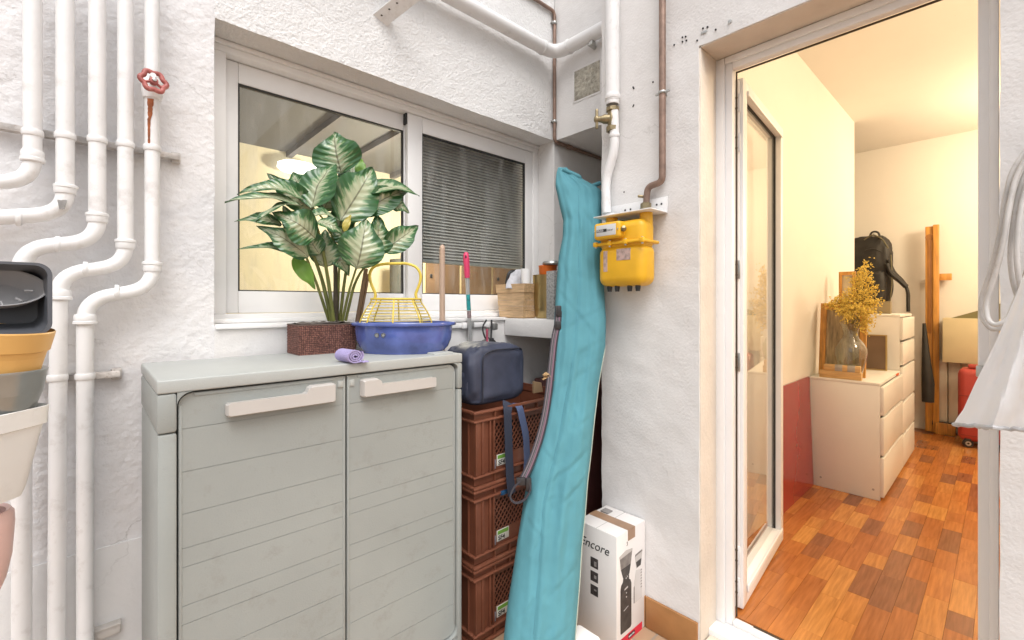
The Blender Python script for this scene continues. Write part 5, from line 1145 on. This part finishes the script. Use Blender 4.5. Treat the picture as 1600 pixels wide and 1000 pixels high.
# ribbed white basket on the floor
q = MB(); wc_ = UZ(905, 1004, .02); wb = thing('ribbed_tray', 'low white ribbed plastic tray on the floor before the carton', 'tray', (wc_.x, wc_.y, FL))
wx, wy = wc_.x, wc_.y
q.box((wx - .06, wy - .05, FL + .001), (wx + .06, wy + .05, .035), .012); q.obj('tray', m_pvc, wb)
q = MB()
for k in range(15): q.box((wx - .055 + k * .0078, wy - .053, FL + .01), (wx - .052 + k * .0078, wy - .0501, .024), .001)
for k in range(12): q.box((wx - .063, wy - .045 + k * .0078, FL + .01), (wx - .0601, wy - .042 + k * .0078, .024), .001)
q.obj('ribs', m_pvc, wb, stuff=True, smooth=False)
# ================================================================== NESTED POTS AT THE LEFT EDGE
PCX = UY(-20, 475, 1.36); zc_of = lambda y: CH - .9 * (y - 475) / F_
k_ = .000826
def pot(name, label, prof, mat, tilt=0, n=48, sup=1.0, cat='pot', part='pot_body'):
    t = thing(name, label, cat, (PCX.x, PCX.y, prof[0][1]))
    q = MB(); q.lathe(prof, (PCX.x, PCX.y, 0), n)
    if sup != 1.0:
        for p in q.v:
            d = V((p.x - PCX.x, p.y - PCX.y)); a = math.atan2(d.y, d.x) - TH; e = 5.0
            f = 1 / ((abs(math.cos(a)) ** e + abs(math.sin(a)) ** e) ** (1 / e)); p.x = PCX.x + d.x * f * .93; p.y = PCX.y + d.y * f * .93
    if tilt:
        c = V((PCX.x, PCX.y, prof[0][1])); Rm = Matrix.Rotation(tilt, 3, FW)
        for i, p in enumerate(q.v): q.v[i] = c + Rm @ (p - c)
    q.obj(part, mat, t, ang=35); return t
m_wpl = M('white_planter_plastic', (.82, .815, .81), .4, var=.04, dirt=(.5, .48, .45), damt=.3, dscale=14)
pot('white_pot', 'white tapered planter at the bottom of the nested pots at the left edge', [(0, zc_of(783)), (.040, zc_of(783)), (.046, zc_of(768)), (.067, zc_of(672)), (.0725, zc_of(670)), (.075, zc_of(642)), (.0735, zc_of(641)), (.066, zc_of(666)), (.042, zc_of(760)), (0, zc_of(765))], m_wpl, sup=5)
m_zinc = M('zinc_bucket', (.44, .46, .46), .32, .7, var=.2, vscale=9, bump=.1, bscale=20)
pot('zinc_pot', 'grey zinc pot nested between the white planter and the yellow pot', [(0, zc_of(690)), (.040, zc_of(690)), (.052, zc_of(664)), (.0655, zc_of(645)), (.0765, zc_of(619)), (.0775, zc_of(617)), (.0785, zc_of(615)), (.083, zc_of(585)), (.0852, zc_of(582)), (.085, zc_of(579)), (.0825, zc_of(581)), (.062, zc_of(640)), (0, zc_of(660))], m_zinc)
m_ypl = M('yellow_ochre_plastic', (.70, .41, .13), .45, var=.06, bump=.04)
pot('yellow_pot', 'ochre yellow plastic plant pot tipped in the zinc pot at the left edge', [(0, zc_of(605)), (.066, zc_of(605)), (.0765, zc_of(548)), (.0765, zc_of(545)), (.0815, zc_of(543)), (.0865, zc_of(514)), (.085, zc_of(512)), (.079, zc_of(540)), (.064, zc_of(598)), (0, zc_of(600))], m_ypl, tilt=R(7))
# dark tub on top, opening towards the courtyard
tb = thing('dark_tub', 'dark grey plastic tub lying on its side on top of the yellow pot', 'tub', (PCX.x, PCX.y, zc_of(520)))
def rrect(cx, cz, hx, hz, r, n=8):
    o = []
    for (sx, sz, a0) in ((1, 1, 0), (-1, 1, 90), (-1, -1, 180), (1, -1, 270)):
        for i in range(n + 1):
            a = R(a0 + 90 * i / n); o.append((cx + sx * (hx - r) + r * math.cos(a), cz + sz * (hz - r) + r * math.sin(a)))
    return o
xr = UY(82, 475, 1.33).x; zt_ = UY(40, 410, 1.33).z; zb_ = UY(40, 524, 1.33).z; hx = .098; cxx = xr - hx; czz = (zt_ + zb_) / 2; hz = (zt_ - zb_) / 2
loops = [(1.455, .78, .0), (1.45, .80, .022), (1.345, .985, .022), (1.332, 1.0, .024), (1.325, 1.0, .024), (1.325, .93, .020), (1.345, .90, .020), (1.435, .72, .018)]
q = MB(); n_ = 36
for (y, s_, r_) in loops:
    for (x, z) in rrect(cxx, czz, hx * s_, hz * (s_ if s_ > .9 else s_ * .98), max(r_, .004)): q.v.append(V((x, y, z)))
q.f = [(j * n_ + i, j * n_ + (i + 1) % n_, (j + 1) * n_ + (i + 1) % n_, (j + 1) * n_ + i) for j in range(len(loops) - 1) for i in range(n_)] + [tuple(range(n_)), tuple((len(loops) - 1) * n_ + i for i in range(n_))]
q.obj('tub_shell', M('dark_grey_plastic', (.10, .105, .12), .3, var=.15), tb)
dc = V((cxx + .012, 1.375, czz + .018))
q = MB(); q.lathe([(0, -.02), (.045, -.02), (.058, -.005), (.070, .012), (.074, .013), (.074, .010), (.060, -.012), (.046, -.026), (0, -.026)], dc, 40, 1.05, .62, axis=(.05, -.80, .5)); q.obj('inner_dish', M('grey_glossy_dish', (.33, .325, .33), .22, var=.2), tb)
q = MB()
for a in (-50, -20, 15, 45, 80): q.tube([dc + V((.045 * math.sin(R(a)), -.012, -.028 * math.cos(R(a)) + .004)), dc + V((.058 * math.sin(R(a)), -.016, -.040 * math.cos(R(a)) + .006))], .0022, 6)
q.obj('dish_ribs', bpy.data.materials['grey_glossy_dish'], tb, stuff=True)
# pink pot lower down
m_pink = M('pale_pink_plastic', (.78, .53, .49), .4, var=.05)
zp = lambda y: CH - .93 * (y - 475) / F_
pk = UY(-55, 475, 1.40)
t = thing('pink_pot', 'rounded pale pink pot peeking in low at the left edge', 'pot', (pk.x, pk.y, zp(920)))
q = MB(); q.lathe([(0, zp(922)), (.048, zp(922)), (.056, zp(905)), (.064, zp(870)), (.068, zp(820)), (.067, zp(804)), (.061, zp(797)), (.055, zp(800)), (.056, zp(830)), (.04, zp(905)), (0, zp(908))], (pk.x, pk.y, 0), 40); q.obj('pot_body', m_pink, t)
# stand that carries them, left of the view
st = thing('pot_stand', 'slim grey metal plant stand holding the pots at the left edge', 'stand', (-.24, 1.42, FL))
q = MB(); q.tube([(-.245, 1.46, FL), (-.245, 1.46, zc_of(786) - .003)], .011, 12); q.obj('post', m_steel, st)
for zz in (zc_of(783) - .004, zp(922) - .004):
    q = MB(); q.box((-.262, 1.33, zz - .003), (-.165, 1.47, zz + .003), .002); q.obj('tray', m_steel, st)
q = MB(); q.lathe([(0, .0), (.12, .0), (.12, .01), (0, .014)], (-.245, 1.46, FL + .001), 24); q.obj('foot', m_steel, st)

# ================================================================== RIGHT EDGE: CABLE AND PLASTIC SHEET
cb = thing('cable_coil', 'coil of thick white cable hanging beside the door frame', 'cable', UX(1570, 380, 1.56))
m_cable = M('white_cable', (.60, .575, .55), .5, var=.25, vscale=12, dirt=(.3, .27, .24), damt=.6, dscale=30)
strands = [([(1640, 205), (1606, 230), (1580, 268), (1569, 320), (1560, 380), (1546, 430), (1532, 470), (1534, 498), (1550, 516), (1570, 512), (1590, 470), (1612, 400), (1650, 330)], 1.555),
           ([(1640, 212), (1610, 238), (1587, 275), (1575, 330), (1566, 390), (1553, 436), (1540, 474), (1543, 500), (1556, 510), (1575, 498), (1600, 440), (1650, 350)], 1.535),
           ([(1650, 225), (1612, 250), (1594, 290), (1583, 350), (1578, 400), (1582, 440), (1596, 480), (1630, 520)], 1.545),
           ([(1650, 235), (1620, 260), (1600, 300), (1590, 360), (1588, 410), (1596, 460), (1630, 500)], 1.53)]
for pts, X in strands:
    q = MB(); P = fillet([UX(x, y, X + .012 * math.sin(i * 1.3)) for i, (x, y) in enumerate(pts)], .06, 6); q.tube(P, .0052, 10); q.obj('strand', m_cable, cb)
q = MB(); p = UX(1612, 210, 1.56); q.tube(fillet([V((XW + .005, p.y - .05, p.z + .01)), V((1.50, p.y - .05, p.z - .002)), V((1.49, p.y - .05, p.z + .03))], .01), .005, 8); q.obj('wall_hook', m_steel, cb)
sh = thing('plastic_sheet', 'white plastic rubbish bag hanging at the right edge over the door frame', 'bag', UX(1600, 560, 1.36))
def shp(u, v):
    # v 0 top .. 1 hem ; u 0 left edge .. 1 right
    yl = 395 + 268 * v; xl = interp([(395, 1622), (430, 1599), (470, 1584), (540, 1553), (600, 1523), (640, 1505), (655, 1494), (663, 1490)], yl)
    xr_ = interp([(395, 1640), (470, 1670), (560, 1700), (663, 1740)], yl)
    px = xl + (xr_ - xl) * u; py = yl + (22 * u * (1 - .3 * u) if v > .9 else 0) * (v - .9) / .1
    X = 1.36 - .05 * math.sin(u * 3.1) + .020 * math.sin(u * 15 + v * 1.5 + 1.5 * noise.noise(V((u * 3, v * 2, 7)))) * v + .012 * math.sin(u * 37 + 2 * v) * v * (1 - .4 * v) + .014 * noise.noise(V((u * 5, v * 4, 2))) + .0025 * noise.noise(V((u * 18, v * 16, 4)))
    return UX(px, py, X)
m_sheet = M('white_polythene', (.88, .89, .90), .32, var=.04, bump=.5, bscale=22); n, l, bs = nodes(m_sheet); tr_ = n.new('ShaderNodeBsdfTranslucent'); tr_.inputs[0].default_value = (.85, .86, .88, 1); mxs = n.new('ShaderNodeMixShader'); mxs.inputs[0].default_value = .45; l.new(bs.outputs[0], mxs.inputs[1]); l.new(tr_.outputs[0], mxs.inputs[2]); l.new(mxs.outputs[0], n['Material Output'].inputs[0])
q = MB(); q.grid(shp, 46, 60); q.obj('sheet', m_sheet, sh, recalc=False)
q = MB()
hem = [shp(i / 45, 1) + V((0, 0, .004 * noise.noise(V((i * .6, 1, 1))))) for i in range(46)]; q.tube(hem, [.004 + .003 * abs(noise.noise(V((i * .5, 0, 3)))) for i in range(46)], 8); q.obj('hem', M('greyish_hem', (.50, .50, .51), .5, var=.35, vscale=40), sh)
q = MB(); a = UX(1632, 398, 1.355); q.tube(fillet([a, UX(1640, 375, 1.40), V((XW, UX(1640, 375, 1.40).y - .02, UX(1640, 365, 1.4).z))], .02), .004, 8); q.obj('hook', m_steel, sh)
q = MB(); p = UX(1530, 578, 1.735); q.box(p + V((-.012, -.010, -.018)), p + V((.006, .006, .012)), .003); q.obj('latch_keep', m_steel, dw)

# ================================================================== IN THE LIT ROOM
def dresser(label, x0, x1, y0, y1, h, zs, grp=None):
    t = thing('dresser', label, 'dresser', ((x0 + x1) / 2, y1, 0), 0)
    q = MB(); q.box((x0, y0 + .018, 0.001), (x0 + .018, y1, h - .0185), .001); q.box((x1 - .018, y0 + .018, 0.001), (x1, y1, h - .0185), .001); q.box((x0 + .0185, y1 - .01, .02), (x1 - .0185, y1, h - .019)); q.box((x0 + .0185, y0 + .03, .001), (x1 - .0185, y1 - .011, .03)); q.box((x0 + .0185, y0 + .06, .03), (x1 - .0185, y0 + .07, h - .02))
    q.obj('carcass', m_white, t)
    q = MB(); q.box((x0 - .001, y0 + .016, h - .018), (x1 + .001, y1, h), .002); q.obj('top', m_white, t)
    for a, c in zip(zs, zs[1:]):
        q = MB(); q.box((x0 + .001, y0, a + .004), (x1 - .001, y0 + .0175, c - .014), .0015); q.obj('drawer', m_white, t)
    q = MB()
    for (yy, z) in ((y0 + .05, .06), (y1 - .06, .06)): q.lathe([(0, 0), (.006, 0), (.007, .002)], (x0 - .001, yy, z), 10, axis=(1, 0, 0))
    q.obj('cam_caps', M('grey_cap', (.4, .38, .35), .5) if 'grey_cap' not in bpy.data.materials else bpy.data.materials['grey_cap'], t, stuff=True)
    return t
low = dresser('low white three drawer dresser with the vase of yellow flowers', 3.44, 4.185, .485, .862, .700, [.02, .268, .505, .690])
tall = dresser('tall white four drawer dresser behind the low dresser', 4.19, 4.78, .485, .862, 1.095, [.02, .252, .485, .735, .912, 1.085])
q = MB(); q.box((4.02, .495, .680), (4.10, .52, .695), .004); tag(q.obj('orange_cloth', M('orange_cloth', (.60, .10, .02), .8)), 'bit of orange cloth showing over the top drawer of the low dresser', 'cloth')
DT = .7005
# leaning picture frame
pf = thing('picture_frame', 'orange pine picture frame with driftwood picture leaning behind the vase', 'picture', (3.56, .74, DT))
def lean(x0, y, z, dx=.06, h=.47): return V((x0 + dx * (z - DT) / h, y, z))
fy0, fy1, fz = .600, .852, DT + .475
q = MB()
def bar(ya, yb, za, zb): 
    q.add([lean(3.60, ya, za), lean(3.60, yb, za), lean(3.60, yb, zb), lean(3.60, ya, zb)] + [lean(3.622, ya, za), lean(3.622, yb, za), lean(3.622, yb, zb), lean(3.622, ya, zb)], [(0, 1, 2, 3), (7, 6, 5, 4), (0, 4, 5, 1), (1, 5, 6, 2), (2, 6, 7, 3), (3, 7, 4, 0)])
bar(fy0, fy0 + .034, DT, fz); bar(fy1 - .034, fy1, DT, fz); bar(fy0 + .034, fy1 - .034, fz - .042, fz); bar(fy0 + .034, fy1 - .034, DT, DT + .034)
q.obj('frame', m_wood_pine, pf, smooth=False)
m_art = M('driftwood_picture', (.42, .31, .17), .5, var=.75, vscale=4, stretch=(1, 16, 2.5))
q = MB(); q.add([lean(3.612, fy0 + .03, DT + .03), lean(3.612, fy1 - .03, DT + .03), lean(3.612, fy1 - .03, fz - .04), lean(3.612, fy0 + .03, fz - .04)], [(0, 1, 2, 3)]); q.obj('picture', m_art, pf)
# narrow second frame
p2 = thing('picture_frame', 'narrow orange framed picture standing half hidden behind the yellow flowers', 'picture', (3.95, .82, DT))
a = UX(1311, 425, 3.95); c = UX(1337, 425, 3.95)
q = MB(); q.box((3.94, a.y - .018, DT), (3.96, a.y, a.z)); q.box((3.94, c.y, a.z - .025), (3.96, a.y - .0185, a.z)); q.box((3.94, c.y, DT), (3.96, c.y + .018, a.z - .026)); q.obj('frame', m_wood_pine, p2)
q = MB(); q.box((3.952, c.y + .0185, DT), (3.956, a.y - .0185, a.z - .026)); q.obj('picture', M('pale_picture', (.55, .46, .30), .5, var=.5, vscale=9), p2)
# wooden bars
pb = UX(1280, 580, 3.475).y; pa = UX(1347, 580, 3.475).y
m_bar = M('pale_pine_bar', (.60, .37, .15), .5, var=.25, stretch=(16, 2, 16), vscale=6)
q = MB(); q.box((3.452, pa, DT), (3.492, pb - .005, DT + .046), .003); tag(q.obj('wooden_bar', m_bar), 'lower pale wooden bar lying on the low dresser before the vase', 'wood', 'wooden bars on the dresser')
ub = thing('wooden_bar', 'upper pale wooden bar with grey tape bands lying before the vase', 'wood', (3.47, (pa + pb) / 2, DT + .0465), 0, 'wooden bars on the dresser')
q = MB(); q.box((3.455, pa + .006, DT + .0465), (3.491, pb - .03, DT + .085), .003); q.obj('bar', m_bar, ub)
for e in (.10, .165):
    q = MB(); q.box((3.4542, pb - e - .028, DT + .0470), (3.4918, pb - e + .012, DT + .0858), .002); q.obj('tape_band', M('grey_tape', (.36, .33, .29), .4) if 'grey_tape' not in bpy.data.materials else bpy.data.materials['grey_tape'], ub)
# vase
vx = UX(1329, 540, 3.545); vz = DT
m_vg = glassmat('vase_glass', (.80, .80, .66), 2.2, .10)
vb = thing('vase', 'clear glass vase holding the dried yellow flowers on the low dresser', 'vase', (3.545, vx.y, vz))
q = MB(); q.lathe([(0, 0), (.052, 0), (.058, .006), (.064, .05), (.078, .11), (.086, .16), (.084, .19), (.066, .225), (.044, .255), (.038, .28), (.042, .31), (.060, .345)], (3.545, vx.y, vz), 40); q.obj('glass', m_vg, vb, recalc=False)
fl = thing('flower_bunch', 'bunch of dried yellow mimosa flowers standing in the glass vase', 'flowers', (3.545, vx.y, vz + .02))
m_fl = M('yellow_mimosa', (.84, .60, .12), .8, var=.45, vscale=60); m_fs = M('dry_stem', (.24, .19, .06), .7, var=.3)
rnd = random.Random(3); q = MB(); st_ = MB()
lf = MB()
tips = [(1356, 408, 3.55), (1352, 418, 3.5), (1345, 425, 3.6), (1338, 435, 3.52), (1362, 432, 3.58), (1368, 448, 3.55), (1332, 452, 3.48), (1350, 455, 3.5), (1320, 462, 3.5), (1305, 468, 3.52), (1296, 476, 3.55), (1312, 486, 3.46), (1328, 480, 3.46), (1345, 480, 3.46), (1362, 470, 3.5), (1366, 485, 3.5), (1360, 502, 3.5), (1354, 516, 3.5), (1318, 474, 3.6), (1336, 465, 3.6), (1358, 490, 3.45), (1325, 496, 3.45), (1372, 470, 3.55)]
neck = V((3.545, vx.y, vz + .30)); basep = V((3.545, vx.y, vz + .03))
for (x, y, X) in tips:
    T = UX(x, y, X); mid = neck.lerp(T, .5) + V((0, 0, .05)); b0 = basep + V((rnd.uniform(-.03, .03), rnd.uniform(-.03, .03), 0))
    st_.tube(fillet([b0, neck + V((rnd.uniform(-.02, .02), rnd.uniform(-.02, .02), 0)), mid, T], .06, 4), .0016, 5)
    for k in range(95):
        s_ = rnd.random() ** .7; p = mid.lerp(T, .15 + .85 * s_) + V((rnd.gauss(0, .017), rnd.gauss(0, .017), rnd.gauss(0, .015)))
        d = V((rnd.gauss(0, 1), rnd.gauss(0, 1), rnd.gauss(-.4, 1))).normalized() * rnd.uniform(.012, .024); e = d.orthogonal().normalized() * .0042; g = d.cross(e).normalized() * .0042
        q.add([p - d * .5, p + e, p + g, p - e, p - g, p + d * .5], [(0, 1, 2), (0, 2, 3), (0, 3, 4), (0, 4, 1), (5, 2, 1), (5, 3, 2), (5, 4, 3), (5, 1, 4)])
q.obj('blossoms', m_fl, fl, stuff=True, smooth=False, recalc=False); st_.obj('stems', m_fs, fl, stuff=True)
# brown canvas leaning on the tall dresser
a = UX(1351, 522, 4.14); c = UX(1387, 522, 4.14)
cv = thing('canvas', 'small brown canvas in a thin gold frame leaning on the tall dresser', 'picture', (4.14, (a.y + c.y) / 2, DT))
q = MB(); q.box((4.11, c.y + .008, DT + .007), (4.125, a.y - .008, a.z - .008)); q.obj('picture', M('brown_canvas', (.18, .115, .07), .55, var=.25, vscale=5), cv)
q = MB()
for (y0, y1, z0, z1) in ((c.y, a.y, DT, DT + .0065), (c.y, a.y, a.z - .0075, a.z), (c.y, c.y + .0075, DT + .007, a.z - .008), (a.y - .0075, a.y, DT + .007, a.z - .008)): q.box((4.105, y0, z0), (4.13, y1, z1))
q.obj('frame', M('gold_frame', (.45, .32, .12), .4, .3), cv)
q = MB(); p = UX(1379, 488, 4.5); q.box((4.47, p.y - .05, 1.0955), (4.54, p.y + .05, 1.19), .002); tag(q.obj('small_box', M('olive_box', (.25, .19, .10), .6)), 'small brown box standing on the tall dresser under the backpack', 'box')
# backpack on the far wall
bpk = thing('backpack', 'black backpack hanging on the far wall above the dresser', 'backpack', UX(1365, 430, 5.6))
m_bp = M('black_nylon', (.030, .027, .024), .6, bump=.4, bscale=30, var=.4, vscale=8)
c0 = UX(1392, 487, 5.52); hB = UX(1370, 370, 5.52).z - c0.z
q = MB(); q.grid(softbox(V((5.50, c0.y + .0, c0.z + .05)), .22, .36, hB - .03, pw=4.5, amp=.010), 60, 34, True); q.obj('body', m_bp, bpk)
q = MB(); q.grid(softbox(V((5.44, c0.y + .03, c0.z + .08)), .14, .28, hB * .45, pw=4.5, amp=.007), 40, 24, True); q.obj('front_pocket', m_bp, bpk)
def xtube(pts, X, r, mat, name, par, n=8, flat=None):
    q = MB(); q.tube(fillet([UX(x, y, X) for x, y in pts], .05, 5), r, n, flat=flat); return q.obj(name, mat, par)
xtube([(1388, 405), (1396, 425), (1412, 440), (1419, 455), (1419, 487)], 5.5, .014, m_bp, 'shoulder_strap', bpk)
xtube([(1386, 412), (1392, 428), (1408, 440), (1416, 448)], 5.48, .022, m_bp, 'strap_padding', bpk)
xtube([(1352, 392), (1364, 388), (1378, 394)], 5.42, .006, bpy.data.materials['black_nylon'], 'flap_seam', bpk)
xtube([(1358, 372), (1362, 362), (1372, 362), (1376, 373)], 5.52, .009, m_bp, 'top_handle', bpk)
xtube([(1392, 398), (1394, 440), (1390, 478)], 5.47, .005, M('olive_trim', (.16, .14, .07), .5), 'side_trim', bpk)
xtube([(1350, 375), (1362, 366), (1378, 372), (1388, 388)], 5.44, .006, M('olive_zip', (.14, .12, .06), .5), 'zip', bpk)
q = MB(); p = UX(1365, 366, 5.70); q.tube([p, p + V((.09, 0, .01))], .008, 8); q.obj('wall_hook', m_steel, bpk)
# timber standing at the far wall
tm = thing('timber_board', 'tall orange pine board with rounded notch leaning at the far wall', 'timber', UX(1453, 680, 5.66))
yA = UX(1446, 400, 5.68).y; yB = UX(1458, 400, 5.68).y; yC = UX(1467.5, 400, 5.66).y; zt2 = UX(1455, 354, 5.68).z
q = MB(); q.box((5.66, yB, 0), (5.70, yA, zt2), .004); q.obj('board', m_wood_pine, tm)
q = MB(); pz_ = UX(1452, 366, 5.655); q.box((5.6565, yB + .01, .9), (5.6596, yA - .015, pz_.z - .02), .001); q.tube([V((5.655, (yA + yB) / 2 - .003, pz_.z - .03)), V((5.6595, (yA + yB) / 2 - .003, pz_.z - .03))], .03, 20); q.obj('routed_channel', M('dark_pine', (.36, .145, .03), .5, var=.3, stretch=(18, 18, 1.2)), tm)
q = MB(); q.box((5.64, yC, 0), (5.68, yB - .001, zt2 + .01), .004); tag(q.obj('timber_post', m_wood_pine), 'square orange pine post leaning right of the pine board', 'timber')
q = MB(); a = UX(1468, 438, 5.70); c = UX(1487, 427, 5.70); q.box((5.70, c.y, a.z), (5.74, yC - .001 + .05, c.z), .003); tag(q.obj('timber_crosspiece', m_wood_pine), 'short orange pine crosspiece sticking out right of the post', 'timber')
um = thing('umbrella', 'folded black umbrella hanging before the pine boards', 'umbrella', UX(1450, 628, 5.5))
q = MB(); q.tube([UX(1444, 505, 5.5), UX(1447, 560, 5.5), UX(1450, 600, 5.5), UX(1450, 628, 5.5)], [.012, .03, .045, .042], 14); q.obj('canopy', m_bp, um)
# radiator
rd = thing('radiator', 'cream panel radiator on the far wall right of the pine boards', 'radiator', (5.73, .1, .1))
m_rad = M('cream_radiator', (.74, .68, .56), .4, var=.05)
ry = UX(1462, 600, 5.70).y
for k in range(9):
    q = MB(); q.box((5.69, ry - .079 - k * .085, .10), (5.75, ry - k * .085, .66), .006); q.obj('panel', m_rad, rd)
q = MB(); q.box((5.755, ry - .75, .2), (5.789, ry - .05, .55)); q.obj('wall_mount', m_rad, rd)
q = MB(); q.tube(fillet([V((5.66, ry + .02, .085)), V((5.66, ry - .18, .085)), V((5.60, ry - .26, .05)), V((5.5, ry - .30, .022)), V((5.4, ry - .5, .022))], .06), .02, 10); tag(q.obj('black_hose', m_black), 'black hose lying along the floor under the radiator', 'hose')
q = MB(); a = UX(1462, 680, 5.62); q.box((5.60, a.y - .13, 0), (5.64, a.y, .10), .004); tag(q.obj('wood_offcut', m_wood_pine), 'short pine offcut with a knot lying on the floor below the radiator', 'timber')
q = MB(); a = UX(1473, 562, 5.52); q.box((5.50, a.y - .42, .6605), (5.77, a.y, UX(1473, 497, 5.5).z), .003); tag(q.obj('cream_box', M('cream_board', (.62, .52, .32), .6, var=.05)), 'cream cardboard box standing on the radiator', 'box')
zb_ = UX(1473, 497, 5.5).z + .0005
q = MB(); q.prism([V((5.53, a.y - .05, zb_)), V((5.53, a.y - .42, zb_)), V((5.53, a.y - .42, zb_ + .17)), V((5.53, a.y - .30, zb_ + .10))], (.2, 0, 0)); tag(q.obj('olive_cushion', M('olive_fabric', (.19, .17, .08), .9, var=.3, bump=.4)), 'olive green folded fabric lying on the cream box', 'cushion')
# red suitcase
sx0 = 5.24; sy1 = UX(1496, 620, 5.25).y; sz1 = UX(1510, 576, 5.25).z
sc_ = thing('suitcase', 'coral red hard shell suitcase standing by the radiator', 'suitcase', (5.33, sy1 - .17, 0))
m_suit = M('coral_red_shell', (.43, .055, .045), .38, var=.08)
q = MB(); q.box((sx0, sy1 - .36, .05), (sx0 + .22, sy1, sz1), .05, seg=4); q.obj('shell', m_suit, sc_)
q = MB(); q.box((sx0 - .004, sy1 - .33, .42), (sx0 - .0002, sy1 - .01, .424)); q.box((sx0 - .004, sy1 - .33, .10), (sx0 - .0002, sy1 - .02, .104)); q.obj('seam', M('dark_red', (.22, .03, .02), .5), sc_)
q = MB(); q.box((sx0 + .03, sy1 - .30, sz1 + .001), (sx0 + .09, sy1 - .06, sz1 + .035), .012); q.obj('handle', m_suit, sc_)
for yy in (sy1 - .06, sy1 - .30):
    q = MB(); q.lathe([(.0, -.014), (.03, -.014), (.034, -.008), (.034, .008), (.03, .014), (0, .014)], (sx0 + .02, yy, .0345), 20, axis=(1, .3, 0)); wl = q.obj('wheel', m_black, sc_)
    q = MB(); q.lathe([(.008, -.0150), (.018, -.0150), (.018, .0150), (.008, .0150)], (sx0 + .02, yy, .0345), 20, axis=(1, .3, 0)); q.obj('wheel_hub', m_steel, wl)
    q = MB(); q.box((sx0 + .005, yy - .02, .055), (sx0 + .045, yy + .02, .075), .004); q.obj('wheel_housing', m_black, sc_)
# red glossy board against the side wall
rb_ = MB(); zt3 = .70
rb_.prism([V((2.78, .838, .001)), V((3.43, .838, .001)), V((3.43, .862, zt3)), V((2.78, .862, zt3))], (0, .008, 0))
tag(rb_.obj('red_board', M('glossy_red_board', (.32, .03, .028), .16, var=.05, coat=.15), smooth=False), 'glossy dark red board leaning on the side wall between door and dresser', 'board')
